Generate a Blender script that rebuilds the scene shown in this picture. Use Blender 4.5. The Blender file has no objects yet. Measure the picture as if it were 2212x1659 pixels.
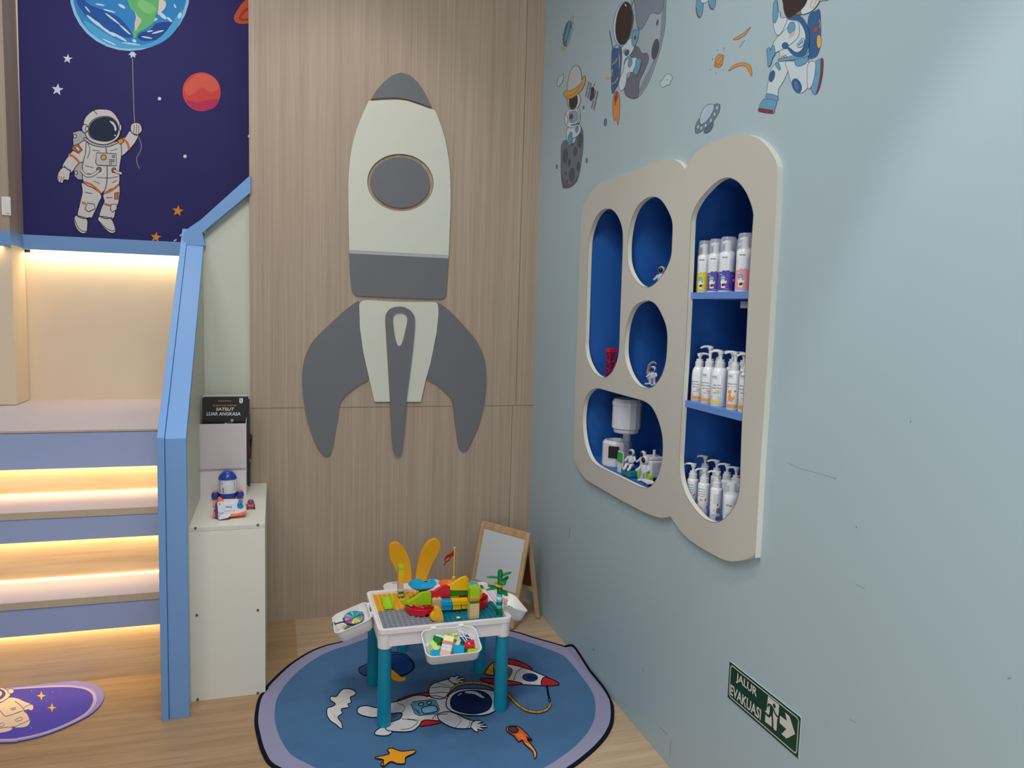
import bpy, bmesh, math, random
from math import sin, cos, pi, radians
from mathutils import Vector, Matrix
from mathutils.geometry import tessellate_polygon
random.seed(7)
S = bpy.context.scene
COL = S.collection

# ------------------------------------------------------------------ camera
F_PX, YAW, PITCH, ROLL = 1642.135, -0.30349285, -0.09949896, 0.02946881
CAM = Vector((-1.33006, -3.85612, 1.6))
ROT = Matrix.Rotation(YAW, 3, 'Z') @ Matrix.Rotation(pi / 2 + PITCH, 3, 'X') @ Matrix.Rotation(ROLL, 3, 'Z')
cd = bpy.data.cameras.new('camera'); cam = bpy.data.objects.new('camera', cd); COL.objects.link(cam)
cd.sensor_width = 36.0; cd.sensor_fit = 'HORIZONTAL'; cd.lens = F_PX / 2212 * 36.0
cd.clip_start = 0.05; cd.clip_end = 60
cam.matrix_world = Matrix.Translation(CAM) @ ROT.to_4x4()
S.camera = cam

# ------------------------------------------------------------------ view, world, lights
S.view_settings.view_transform = 'Standard'; S.view_settings.look = 'None'
S.view_settings.gamma = 1.0; S.view_settings.exposure = 0.0; S.view_settings.use_curve_mapping = False
w = bpy.data.worlds.new('room_light'); S.world = w; w.use_nodes = True
bg = w.node_tree.nodes['Background']; bg.inputs[0].default_value = (0.93, 0.97, 1.0, 1); bg.inputs[1].default_value = 0.25

def area(name, loc, target, sx, sy, power, col=(1, 1, 1), spread=180):
    l = bpy.data.lights.new(name, 'AREA'); l.shape = 'RECTANGLE'; l.size = sx; l.size_y = sy
    l.energy = power; l.color = col; l.spread = radians(spread)
    o = bpy.data.objects.new(name, l); COL.objects.link(o); o.location = loc
    d = Vector(target) - Vector(loc)
    o.rotation_euler = d.to_track_quat('-Z', 'Y').to_euler(); return o

def spot(name, loc, target, power, angle, blend, r=0.04, col=(1, 1, 1)):
    l = bpy.data.lights.new(name, 'SPOT'); l.energy = power; l.spot_size = radians(angle); l.spot_blend = blend
    l.shadow_soft_size = r; l.color = col
    o = bpy.data.objects.new(name, l); COL.objects.link(o); o.location = loc
    o.rotation_euler = (Vector(target) - Vector(loc)).to_track_quat('-Z', 'Y').to_euler(); return o

area('ceiling_panel_light', (-1.45, -2.2, 3.4), (-1.35, -1.6, 0), 0.8, 0.8, 31, (1.0, 0.99, 0.95))
area('ceiling_panel_light', (-2.6, -3.2, 3.4), (-2.3, -1.6, 0.4), 1.0, 1.0, 26, (1.0, 0.99, 0.96))
area('alcove_fill_light', (-2.1, -0.15, 3.55), (-2.15, 0.9, 1.9), 0.7, 0.4, 9, (1.0, 0.98, 0.98))  # unseen fill, added to brighten the mural in the alcove
area('right_wall_fill', (-1.15, -4.5, 1.15), (0.0, -3.25, 0.9), 0.8, 1.7, 15, (0.94, 0.98, 1.0), 150)  # unseen fill from behind the camera, added for the bright right wall
spot('ceiling_downlight', (-0.55, -2.80, 3.35), (-0.42, -2.86, 0), 62, 52, 0.30, 0.05, (0.97, 0.99, 1.0))
spot('ceiling_downlight', (-0.85, -1.75, 3.55), (-0.66, -1.15, 0), 40, 58, 0.6, 0.05)
spot('ceiling_downlight', (-1.0, -0.75, 3.6), (-0.9, -0.1, 1.2), 15, 80, 0.6, 0.08, (1.0, 0.96, 0.9))

# ------------------------------------------------------------------ projection helpers (a photo pixel to a point of a real plane)
def U(px, py, ax, val):
    d = ROT @ Vector((px - 1106.0, -(py - 829.5), -F_PX))
    t = (val - CAM[ax]) / d[ax]
    return CAM + d * t

def T(ox, oy, s):
    return lambda pts: [(ox + x / s, oy + y / s) for x, y in pts]

# ------------------------------------------------------------------ materials
def lin(c):
    out = []
    for v in c:
        v = v / 255.0
        out.append(v / 12.92 if v <= 0.04045 else ((v + 0.055) / 1.055) ** 2.4)
    return tuple(out)

_M = {}
def mat(rgb, rough=0.55, spec=0.35, name=None, var=0.05, scale=30, coat=0.0, metal=0.0, bump=0.0, trans=0.0, emit=None, es=0.0, mscale=None):
    key = (rgb, rough, spec, name, var, scale, coat, metal, bump, trans, es, mscale)
    if key in _M: return _M[key]
    m = bpy.data.materials.new(name or 'surface'); m.use_nodes = True
    nt = m.node_tree; b = nt.nodes['Principled BSDF']
    c = lin(rgb)
    b.inputs['Roughness'].default_value = rough
    b.inputs['Specular IOR Level'].default_value = spec
    b.inputs['Metallic'].default_value = metal
    if coat: b.inputs['Coat Weight'].default_value = coat; b.inputs['Coat Roughness'].default_value = 0.08
    if trans:
        b.inputs['Transmission Weight'].default_value = trans; b.inputs['IOR'].default_value = 1.25
        b.inputs['Base Color'].default_value = (*c, 1)
    else:
        tc = nt.nodes.new('ShaderNodeTexCoord'); n = nt.nodes.new('ShaderNodeTexNoise')
        mp = nt.nodes.new('ShaderNodeMapping'); nt.links.new(tc.outputs['Object'], mp.inputs[0])
        if mscale: mp.inputs['Scale'].default_value = mscale
        nt.links.new(mp.outputs[0], n.inputs[0]); n.inputs['Scale'].default_value = scale; n.inputs['Detail'].default_value = 3
        mx = nt.nodes.new('ShaderNodeMix'); mx.data_type = 'RGBA'
        nt.links.new(n.outputs[0], mx.inputs[0])
        mx.inputs[6].default_value = (*[max(0, v * (1 - var)) for v in c], 1)
        mx.inputs[7].default_value = (*[min(1, v * (1 + var)) for v in c], 1)
        nt.links.new(mx.outputs[2], b.inputs['Base Color'])
        if bump:
            bp = nt.nodes.new('ShaderNodeBump'); bp.inputs['Strength'].default_value = bump; bp.inputs['Distance'].default_value = 0.002
            nt.links.new(n.outputs[0], bp.inputs['Height']); nt.links.new(bp.outputs[0], b.inputs['Normal'])
    if emit:
        b.inputs['Emission Color'].default_value = (*lin(emit), 1); b.inputs['Emission Strength'].default_value = es
    _M[key] = m; return m

def wood(name, c1, c2, c3, stretch, rough=0.5, planks=None, tint=None, spec=0.3):
    m = bpy.data.materials.new(name); m.use_nodes = True; nt = m.node_tree; b = nt.nodes['Principled BSDF']
    b.inputs['Roughness'].default_value = rough; b.inputs['Specular IOR Level'].default_value = spec
    tc = nt.nodes.new('ShaderNodeTexCoord')
    def noise(sc, st, det=6, rg=0.6):
        mp = nt.nodes.new('ShaderNodeMapping'); mp.inputs['Scale'].default_value = st
        nt.links.new(tc.outputs['Object'], mp.inputs[0])
        n = nt.nodes.new('ShaderNodeTexNoise'); n.inputs['Scale'].default_value = sc; n.inputs['Detail'].default_value = det
        n.inputs['Roughness'].default_value = rg
        nt.links.new(mp.outputs[0], n.inputs[0]); return n
    n1 = noise(1.0, stretch); n2 = noise(1.0, tuple(v * 3.3 for v in stretch), 4, 0.5)
    n3 = noise(0.25, tuple(v for v in stretch), 2)
    r = nt.nodes.new('ShaderNodeValToRGB'); e = r.color_ramp.elements
    e[0].position = 0.32; e[0].color = (*lin(c1), 1); e[1].position = 0.7; e[1].color = (*lin(c3), 1)
    k = e.new(0.5); k.color = (*lin(c2), 1)
    a = nt.nodes.new('ShaderNodeMath'); a.operation = 'MULTIPLY_ADD'
    nt.links.new(n2.outputs[0], a.inputs[0]); a.inputs[1].default_value = 0.30
    s0 = nt.nodes.new('ShaderNodeMath'); s0.operation = 'MULTIPLY_ADD'
    nt.links.new(n1.outputs[0], s0.inputs[0]); s0.inputs[1].default_value = 0.38
    s1 = nt.nodes.new('ShaderNodeMath'); s1.operation = 'MULTIPLY'
    nt.links.new(n3.outputs[0], s1.inputs[0]); s1.inputs[1].default_value = 0.32
    nt.links.new(s1.outputs[0], s0.inputs[2]); nt.links.new(s0.outputs[0], a.inputs[2])
    nt.links.new(a.outputs[0], r.inputs[0])
    out = r.outputs[0]
    if planks:
        mp = nt.nodes.new('ShaderNodeMapping'); mp.inputs['Location'].default_value = planks[2]
        nt.links.new(tc.outputs['Object'], mp.inputs[0])
        br = nt.nodes.new('ShaderNodeTexBrick'); nt.links.new(mp.outputs[0], br.inputs[0])
        br.inputs['Scale'].default_value = 1.0; br.inputs['Brick Width'].default_value = planks[0]; br.inputs['Row Height'].default_value = planks[1]
        br.inputs['Mortar Size'].default_value = 0.0012; br.inputs['Mortar Smooth'].default_value = 0.0
        br.inputs['Color1'].default_value = (1, 1, 1, 1); br.inputs['Color2'].default_value = planks[3]; br.inputs['Mortar'].default_value = (0.55, 0.48, 0.4, 1)
        mu = nt.nodes.new('ShaderNodeMix'); mu.data_type = 'RGBA'; mu.blend_type = 'MULTIPLY'; mu.inputs[0].default_value = 1
        nt.links.new(out, mu.inputs[6]); nt.links.new(br.outputs[0], mu.inputs[7]); out = mu.outputs[2]
    if tint:   # boards of a darker decor west of a joint line
        sx = nt.nodes.new('ShaderNodeSeparateXYZ'); nt.links.new(tc.outputs['Object'], sx.inputs[0])
        lt = nt.nodes.new('ShaderNodeMath'); lt.operation = 'LESS_THAN'; nt.links.new(sx.outputs[0], lt.inputs[0]); lt.inputs[1].default_value = tint[0]
        mu = nt.nodes.new('ShaderNodeMix'); mu.data_type = 'RGBA'; mu.blend_type = 'MULTIPLY'
        nt.links.new(lt.outputs[0], mu.inputs[0]); nt.links.new(out, mu.inputs[6]); mu.inputs[7].default_value = tint[1]; out = mu.outputs[2]
    nt.links.new(out, b.inputs['Base Color'])
    return m

# ------------------------------------------------------------------ object helpers
def link(o, parent=None):
    COL.objects.link(o)
    if parent is not None: o.parent = parent
    return o

def mesh_obj(name, bm, m, parent=None, smooth=False, bevel=0.0, mats=None):
    me = bpy.data.meshes.new(name); bm.normal_update(); bm.to_mesh(me); bm.free()
    for mm in (mats or [m]): me.materials.append(mm)
    if smooth:
        for p in me.polygons: p.use_smooth = True
        try: me.set_sharp_from_angle(angle=radians(40))
        except Exception: pass
    o = bpy.data.objects.new(name, me); link(o, parent)
    if bevel:
        md = o.modifiers.new('bevel', 'BEVEL'); md.width = bevel; md.segments = 2; md.limit_method = 'ANGLE'; md.angle_limit = radians(40)
    return o

def thing(name, label, cat, loc=(0, 0, 0), rz=0.0, group=None, mw=None):
    o = bpy.data.objects.new(name, None); link(o); o.empty_display_size = 0.05
    if mw is not None: o.matrix_world = mw
    else: o.location = loc; o.rotation_euler = (0, 0, rz)
    o['label'] = label; o['category'] = cat
    if group: o['group'] = group
    return o

def tag(o, label, cat, group=None):
    o['label'] = label; o['category'] = cat
    if group: o['group'] = group
    return o

def structure(o): o['kind'] = 'structure'; return o

def copy_tree(o, parent=None):
    c = o.copy(); COL.objects.link(c)
    if parent is not None: c.parent = parent
    for ch in list(o.children): copy_tree(ch, c)
    return c

# mesh builders, all return / extend a bmesh
def box(bm, x0, x1, y0, y1, z0, z1, mi=0):
    v = [bm.verts.new(p) for p in ((x0, y0, z0), (x1, y0, z0), (x1, y1, z0), (x0, y1, z0), (x0, y0, z1), (x1, y0, z1), (x1, y1, z1), (x0, y1, z1))]
    fs = []
    for q in ((0, 3, 2, 1), (4, 5, 6, 7), (0, 1, 5, 4), (1, 2, 6, 5), (2, 3, 7, 6), (3, 0, 4, 7)):
        f = bm.faces.new([v[i] for i in q]); f.material_index = mi; fs.append(f)
    return v

def bx(x0, x1, y0, y1, z0, z1):
    bm = bmesh.new(); box(bm, x0, x1, y0, y1, z0, z1); return bm

def lathe(prof, n=24, bm=None, ctr=(0, 0), mi=0):
    bm = bm or bmesh.new(); rings = []
    for r, z in prof:
        if r < 1e-6: rings.append([bm.verts.new((ctr[0], ctr[1], z))])
        else: rings.append([bm.verts.new((ctr[0] + r * cos(2 * pi * i / n), ctr[1] + r * sin(2 * pi * i / n), z)) for i in range(n)])
    for a, b in zip(rings, rings[1:]):
        for i in range(n):
            j = (i + 1) % n
            if len(a) == 1 and len(b) == 1: continue
            if len(a) == 1: f = bm.faces.new((a[0], b[j], b[i]))
            elif len(b) == 1: f = bm.faces.new((a[i], a[j], b[0]))
            else: f = bm.faces.new((a[i], a[j], b[j], b[i]))
            f.material_index = mi
    return bm

def cyl(r, z0, z1, n=24, bm=None, ctr=(0, 0), r2=None, mi=0):
    r2 = r if r2 is None else r2
    return lathe([(0, z0), (r, z0), (r2, z1), (0, z1)], n, bm, ctr, mi)

def tube(bm, pts, radii, n=10, closed_ends=True):
    pts = [Vector(p) for p in pts]
    if not isinstance(radii, (list, tuple)): radii = [radii] * len(pts)
    rings = []; up = Vector((0, 0, 1))
    for i, p in enumerate(pts):
        d = (pts[min(i + 1, len(pts) - 1)] - pts[max(i - 1, 0)]).normalized()
        a = d.cross(up if abs(d.dot(up)) < 0.95 else Vector((1, 0, 0))).normalized(); b = d.cross(a)
        rings.append([bm.verts.new(p + (a * cos(2 * pi * k / n) + b * sin(2 * pi * k / n)) * radii[i]) for k in range(n)])
    for a, b in zip(rings, rings[1:]):
        for k in range(n): bm.faces.new((a[k], a[(k + 1) % n], b[(k + 1) % n], b[k]))
    if closed_ends:
        bm.faces.new(rings[0]); bm.faces.new(rings[-1][::-1])
    return bm

def ball(bm, c, r, n=12, sz=1.0, sx=1.0, sy=1.0):
    c = Vector(c); m = n // 2; rings = []
    top = bm.verts.new(c + Vector((0, 0, r * sz))); bot = bm.verts.new(c - Vector((0, 0, r * sz)))
    for j in range(1, m):
        t = pi * j / m
        rings.append([bm.verts.new(c + Vector((r * sx * sin(t) * cos(2 * pi * i / n), r * sy * sin(t) * sin(2 * pi * i / n), r * sz * cos(t)))) for i in range(n)])
    for i in range(n):
        bm.faces.new((top, rings[0][i], rings[0][(i + 1) % n])); bm.faces.new((bot, rings[-1][(i + 1) % n], rings[-1][i]))
    for a, b in zip(rings, rings[1:]):
        for i in range(n): bm.faces.new((a[i], b[i], b[(i + 1) % n], a[(i + 1) % n]))
    return bm

def spline(pts, closed=True, k=5):
    n = len(pts); out = []
    rng = range(n) if closed else range(n - 1)
    for i in rng:
        if closed: p0, p1, p2, p3 = (pts[(i + q) % n] for q in (-1, 0, 1, 2))
        else: p0, p1, p2, p3 = (pts[max(0, min(n - 1, i + q))] for q in (-1, 0, 1, 2))
        for s in range(k):
            t = s / k
            out.append(tuple(0.5 * (2 * p1[c] + (p2[c] - p0[c]) * t + (2 * p0[c] - 5 * p1[c] + 4 * p2[c] - p3[c]) * t * t + (3 * p1[c] - p0[c] - 3 * p2[c] + p3[c]) * t ** 3) for c in (0, 1)))
    if not closed: out.append(tuple(pts[-1]))
    return out

def ell(cx, cy, rx, ry, ang=0, n=32, a0=0, a1=360):
    a = radians(ang); out = []
    full = abs(a1 - a0) >= 360
    for i in range(n if full else n + 1):
        t = radians(a0 + (a1 - a0) * i / n); x, y = rx * cos(t), ry * sin(t)
        out.append((cx + x * cos(a) - y * sin(a), cy + x * sin(a) + y * cos(a)))
    return out

def rrect(x0, y0, x1, y1, r, n=6):
    out = []
    for cx, cy, a in ((x1 - r, y1 - r, 0), (x0 + r, y1 - r, 90), (x0 + r, y0 + r, 180), (x1 - r, y0 + r, 270)):
        for i in range(n + 1):
            t = radians(a + 90 * i / n); out.append((cx + r * cos(t), cy + r * sin(t)))
    return out

def tess(loops):
    tris = tessellate_polygon([[Vector((p[0], p[1], 0)) for p in l] for l in loops])
    flat = [p for l in loops for p in l]
    return flat, tris

def prism(loops, fn, d0, d1, bm=None, mf=0, ms=1):
    """outline (first loop) with holes (other loops), extruded between depths d0 (visible face) and d1; fn(a,b,d)->3D"""
    bm = bm or bmesh.new()
    flat, tris = tess(loops)
    va = [bm.verts.new(fn(a, b, d0)) for a, b in flat]; vb = [bm.verts.new(fn(a, b, d1)) for a, b in flat]
    for t in tris:
        if len(set(t)) < 3: continue
        try:
            f = bm.faces.new([va[i] for i in t]); f.material_index = mf
            f = bm.faces.new([vb[i] for i in reversed(t)]); f.material_index = mf
        except ValueError: pass
    o = 0
    for l in loops:
        n = len(l)
        for i in range(n):
            j = (i + 1) % n
            try: f = bm.faces.new((va[o + i], va[o + j], vb[o + j], vb[o + i])); f.material_index = ms
            except ValueError: pass
        o += n
    bmesh.ops.recalc_face_normals(bm, faces=bm.faces)
    return bm

def ribbon(pts, wd, closed=False):
    n = len(pts); L = []; R = []
    for i in range(n):
        a = pts[(i - 1) % n] if closed else pts[max(0, i - 1)]; b = pts[(i + 1) % n] if closed else pts[min(n - 1, i + 1)]
        dx, dy = b[0] - a[0], b[1] - a[1]; l = math.hypot(dx, dy) or 1
        nx, ny = -dy / l * wd / 2, dx / l * wd / 2
        L.append((pts[i][0] + nx, pts[i][1] + ny)); R.append((pts[i][0] - nx, pts[i][1] - ny))
    quads = []
    for i in range(n if closed else n - 1):
        j = (i + 1) % n; quads.append((L[i], L[j], R[j], R[i]))
    return quads

_T = {}
def text2d(s, bold=0.0):
    if s in _T: return _T[s]
    cu = bpy.data.curves.new('lettering', 'FONT'); cu.body = s; cu.resolution_u = 2; cu.offset = 0.022 if s.isupper() else 0.01
    o = bpy.data.objects.new('lettering', cu); COL.objects.link(o)
    bpy.context.view_layer.update()
    me = o.evaluated_get(bpy.context.evaluated_depsgraph_get()).to_mesh()
    vs = [(v.co.x, v.co.y) for v in me.vertices]; fs = [tuple(p.vertices) for p in me.polygons]
    o.evaluated_get(bpy.context.evaluated_depsgraph_get()).to_mesh_clear()
    bpy.data.objects.remove(o); bpy.data.curves.remove(cu)
    x0 = min(v[0] for v in vs); x1 = max(v[0] for v in vs); y0 = min(v[1] for v in vs); y1 = max(v[1] for v in vs)
    vs = [((x - x0) / (x1 - x0), (y - y0) / (y1 - y0)) for x, y in vs]   # unit box
    _T[s] = (vs, fs); return _T[s]

class Art:
    """flat printed artwork: coloured shapes stacked a hair apart; fn(a,b,lift)->3D"""
    def __init__(s, fn, eps=0.00003, tr=None, rough=0.6, spec=0.2, post=None):
        s.post = post; s.bm = bmesh.new(); s.fn = fn or (lambda a, b, d: Vector((a, b, d))); s.eps = eps; s.k = 1; s.mats = []; s.tr = tr; s.rough = rough; s.spec = spec
    def mi(s, rgb):
        m = rgb if not isinstance(rgb, tuple) else mat(rgb, s.rough, s.spec, 'print', 0.04, 60)
        if m not in s.mats: s.mats.append(m)
        return s.mats.index(m)
    def face(s, pts, mi, lift):
        try:
            f = s.bm.faces.new([s.bm.verts.new(s.fn(a, b, lift)) for a, b in pts]); f.material_index = mi
        except ValueError: pass
    def poly(s, rgb, pts, o=None, ow=2.0, sm=False, raw=False):
        if s.tr and not raw: pts = s.tr(pts)
        if sm: pts = spline(pts, True, 4)
        lift = s.k * s.eps; mi = s.mi(rgb); s.k += 1
        flat, tris = tess([pts])
        vs = [s.bm.verts.new(s.fn(a, b, lift)) for a, b in flat]
        for t in tris:
            if len(set(t)) < 3: continue
            try: f = s.bm.faces.new([vs[i] for i in t]); f.material_index = mi
            except ValueError: pass
        if o:
            lift = s.k * s.eps; s.k += 1
            for q in ribbon(pts, ow, True): s.face(q, s.mi(o), lift)
        return s
    def smooth(s, rgb, pts, o=None, ow=2.0): return s.poly(rgb, pts, o, ow, True)
    def ell(s, rgb, cx, cy, rx, ry, ang=0, o=None, ow=2.0): return s.poly(rgb, ell(cx, cy, rx, ry, ang), o, ow)
    def line(s, rgb, pts, wd, sm=True, closed=False):
        if s.tr: pts = s.tr(pts)
        if sm and len(pts) > 2: pts = spline(pts, closed, 4)
        lift = s.k * s.eps; s.k += 1
        for q in ribbon(pts, wd, closed): s.face(q, s.mi(rgb), lift)
        return s
    def text(s, rgb, string, p0, px, py):
        """unit box of the text mapped to p0 + u*px + v*py (photo or plane units)"""
        vs, fs = text2d(string); lift = s.k * s.eps; s.k += 1; mi = s.mi(rgb)
        bv = [s.bm.verts.new(s.fn(p0[0] + u * px[0] + v * py[0], p0[1] + u * px[1] + v * py[1], lift)) for u, v in vs]
        for f in fs:
            try: q = s.bm.faces.new([bv[i] for i in f]); q.material_index = mi
            except ValueError: pass
        return s
    def star(s, rgb, cx, cy, r, rot=0, inner=0.42, n=5, o=None, ow=2):
        pts = []
        for i in range(2 * n):
            a = radians(rot - 90) + pi * i / n; q = r if i % 2 == 0 else r * inner
            pts.append((cx + q * cos(a), cy + q * sin(a)))
        return s.poly(rgb, pts, o, ow)
    def build(s, name, parent=None):
        if s.post:      # printed flat, cut fine, then rolled round the bottle
            for _ in range(5):
                bmesh.ops.triangulate(s.bm, faces=s.bm.faces[:])
                le = [e for e in s.bm.edges if abs(e.verts[0].co.x - e.verts[1].co.x) > 0.003]
                if not le: break
                bmesh.ops.subdivide_edges(s.bm, edges=le, cuts=1)
            for v in s.bm.verts: v.co = s.post(v.co.x, v.co.y, v.co.z)
        return mesh_obj(name, s.bm, None, parent, mats=s.mats)

# plane mappings for pixel traced outlines
def on_x(x):   # wall facing -X
    return lambda a, b, d: U(a, b, 0, x) + Vector((-d, 0, 0))
def on_y(y):
    return lambda a, b, d: U(a, b, 1, y) + Vector((0, -d, 0))
def on_z(z):
    return lambda a, b, d: U(a, b, 2, z) + Vector((0, 0, d))

# ------------------------------------------------------------------ shared materials
WALLBLUE = mat((160, 180, 189), 0.42, 0.35, 'blue_wall_paint', 0.02, 3, bump=0.02)
BACKWOOD = wood('pale_wood_laminate', (158, 140, 122), (174, 156, 138), (190, 173, 155), (95, 95, 1.0), 0.5)
FLOORWOOD = wood('wood_floor', (156, 128, 98), (182, 156, 126), (200, 176, 148), (1.6, 30, 30), 0.42,
                 tint=(-1.235, (0.82, 0.73, 0.62, 1)), spec=0.35)
STEPWOOD = wood('step_wood', (182, 152, 120), (202, 174, 142), (216, 192, 162), (1.6, 30, 34), 0.5)
WHITE = mat((226, 224, 214), 0.45, 0.35, 'white_laminate', 0.015, 8)
GREENWHITE = mat((204, 206, 192), 0.5, 0.3, 'pale_green_white_laminate', 0.015, 8)
BLUETRIM = mat((118, 160, 214), 0.4, 0.35, 'blue_laminate', 0.03, 8)
TREAD = mat((206, 198, 210), 0.45, 0.3, 'pale_lilac_laminate', 0.03, 12)
PLY = wood('plywood_edge', (120, 96, 74), (160, 134, 106), (180, 156, 126), (4, 4, 90), 0.7)
CREAM = mat((232, 214, 188), 0.55, 0.25, 'cream_laminate', 0.03, 5)
GREY = mat((112, 113, 118), 0.5, 0.3, 'grey_board', 0.04, 10)
OFFWHITE = mat((212, 214, 202), 0.5, 0.3, 'off_white_board', 0.02, 10)
STRIPE = mat((176, 178, 182), 0.5, 0.3, 'light_grey_board', 0.02, 10)
PANEL = mat((184, 182, 174), 0.5, 0.25, 'display_panel_white', 0.015, 6)
PANELEDGE = mat((222, 222, 208), 0.5, 0.25, 'display_panel_edge', 0.02, 20)
NICHE = mat((42, 98, 176), 0.45, 0.3, 'blue_niche_lining', 0.04, 6)
PLASTIC = mat((236, 234, 232), 0.3, 0.45, 'white_plastic', 0.01, 10)
LED = mat((255, 236, 190), 0.5, 0.2, 'led_tape', 0, 10, emit=(255, 222, 160), es=5.0)

# ------------------------------------------------------------------ the room
structure(mesh_obj('floor', bx(-4.2, 0.0, -4.6, 1.3, -0.05, 0.0), FLOORWOOD))
wb = structure(mesh_obj('wall_back', bx(-1.445, 0.0, 0.0, 0.08, 0.0, 3.7), BACKWOOD))
bm = bmesh.new()
for a, b, c, d in ((-1.4446, -0.001, 1.080, 1.082), ):
    box(bm, a, b, -0.0012, 0.001, c, d)
for x in (-0.118, ): box(bm, x, x + 0.002, -0.0012, 0.001, 0, 1.08)
mesh_obj('panel_seam', bm, mat((128, 108, 90), 0.8, 0.1, 'seam_dark'), wb)  # dark joint lines between the wood panels
bm = bmesh.new(); box(bm, -0.10, -0.098, -0.0012, 0.001, 1.08, 3.7); mesh_obj('panel_seam', bm, mat((128, 108, 90), 0.8, 0.1, 'seam_dark'), wb)

# right wall with the opening the display shelf is let into
hole = [(-1.965, 0.925), (-0.715, 0.925), (-0.715, 2.03), (-1.965, 2.03)]
bm = prism([[(-4.6, 0.0), (0.08, 0.0), (0.08, 3.7), (-4.6, 3.7)], hole], lambda a, b, d: Vector((d, a, b)), 0.0, 0.08, mf=0, ms=0)
structure(mesh_obj('wall_right', bm, WALLBLUE))
structure(mesh_obj('wall_rear', bx(-4.2, 0.0, 1.05, 1.12, 0.0, 3.7), CREAM))

# wooden column left of the mural, standing in front of the rear wall
bm = bx(-3.6, -2.665, 0.82, 1.05, 1.002, 3.7)
col_ = structure(mesh_obj('wall_left', bm, BACKWOOD))
bm = bx(-3.6, -2.662, 0.817, 1.045, 1.003, 1.86); mesh_obj('lower_lining', bm, CREAM, col_)

# ------------------------------------------------------------------ space mural on the rear wall
YM = 1.05
MU = Art(on_y(YM), 0.00004, T(0, 0, 2.9625), 0.7, 0.15)
NAVY = mat((49, 46, 104), 0.65, 0.2, 'mural_navy', 0.10, 2.0)
DK = (52, 50, 62)
MU.poly(NAVY, [(33, -190), (760, -190), (760, 560), (50.5, 545)], raw=True)
# earth balloon
c8 = (830, -52)
MU.ell((150, 205, 240), c8[0], c8[1], 385, 378)
MU.ell((60, 140, 205), c8[0], c8[1], 366, 360)
MU.smooth((48, 92, 165), [(500, -60), (560, 20), (650, 60), (760, 110), (830, 190), (850, 235), (800, 240), (700, 200), (600, 150), (540, 90), (490, 10)])
MU.smooth((48, 80, 150), [(1000, 150), (1080, 140), (1130, 150), (1100, 200), (1020, 250), (920, 262), (880, 240), (900, 210), (960, 190)])
MU.smooth((86, 172, 222), [(540, 130), (640, 190), (740, 250), (840, 285), (960, 275), (1050, 215), (1120, 120), (1170, 60), (1150, 150), (1080, 240), (980, 295), (850, 312), (740, 300), (640, 255), (560, 180)])
for k, (x, y, w_, h_, an) in enumerate(((600, 135, 60, 9, 40), (680, 195, 70, 8, 35), (760, 235, 60, 8, 30), (640, 160, 40, 6, 42), (720, 120, 60, 6, 38), (800, 190, 50, 6, 42), (700, 70, 40, 5, 15), (780, 40, 26, 9, 30), (640, 30, 30, 5, 10), (1040, 100, 34, 12, 40), (1085, 125, 22, 8, 45), (980, 130, 30, 10, -20), (1010, 205, 40, 6, -15), (940, 240, 36, 5, 10), (960, 200, 20, 5, -10), (1120, 40, 14, 6, 60), (1150, 100, 12, 20, 20), (840, 280, 60, 5, 8), (700, 270, 50, 5, 25), (560, 60, 26, 5, 50), (860, 262, 14, 10, 30))): MU.ell((202, 228, 242), x, y, w_, h_, an)
MU.smooth((108, 190, 120), [(815, 0), (840, 60), (870, 90), (865, 150), (850, 220), (865, 245), (885, 210), (920, 190), (960, 165), (985, 140), (1000, 90), (1040, 60), (1065, 30), (1050, -10), (960, -60), (850, -60), (800, -30)])
MU.smooth((215, 205, 200), [(862, 70), (882, 105), (905, 130), (885, 170), (868, 200), (862, 150), (870, 110)])
MU.smooth((225, 218, 212), [(1020, 0), (1055, 10), (1060, 45), (1035, 75), (1010, 95), (1015, 50)])
MU.smooth((136, 206, 132), [(900, 0), (960, 20), (1000, 60), (960, 90), (910, 70), (880, 30)])
MU.poly((200, 225, 240), [(838, 330), (858, 330), (880, 355), (868, 352), (866, 372), (850, 362), (838, 374), (832, 350), (815, 357)], DK, 1.2)
MU.line((150, 140, 140), [(848, 372), (852, 520), (857, 700), (862, 790)], 2.0)
MU.line((150, 140, 140), [(885, 870), (905, 930), (895, 975), (875, 1010), (880, 1050), (895, 1080)], 1.8)
# planets, stars
MU.ell((218, 82, 78), 1290, 588, 122, 125, -20)
MU.smooth((228, 105, 88), [(1180, 560), (1230, 500), (1290, 470), (1370, 500), (1405, 560), (1350, 590), (1290, 560), (1240, 600), (1200, 610)])
MU.smooth((196, 60, 100), [(1190, 640), (1260, 655), (1330, 640), (1400, 640), (1370, 690), (1300, 708), (1230, 690)])
MU.smooth((206, 92, 60), [(1640, -40), (1560, 10), (1505, 90), (1500, 130), (1530, 152), (1600, 150), (1700, 140), (1700, -40)])
MU.line((170, 62, 60), [(1660, 20), (1580, 60), (1535, 110), (1560, 128), (1640, 118)], 5)
for x, y, r in ((433, 377, 32), (368, 574, 40)): MU.star((222, 224, 240), x, y, r, 8)
for x, y, r in ((1138, 1350, 38), (998, 1518, 36)): MU.star((222, 150, 52), x, y, r, 8)
for x, y, r in ((1021, 632, 11), (1184, 1001, 11), (1596, 872, 10)): MU.ell((225, 225, 235), x, y, r, r)
MU.line((205, 205, 215), [(1150, 1510), (1172, 1494)], 3); MU.line((205, 205, 215), [(1112, 1545), (1130, 1532)], 3)
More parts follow.
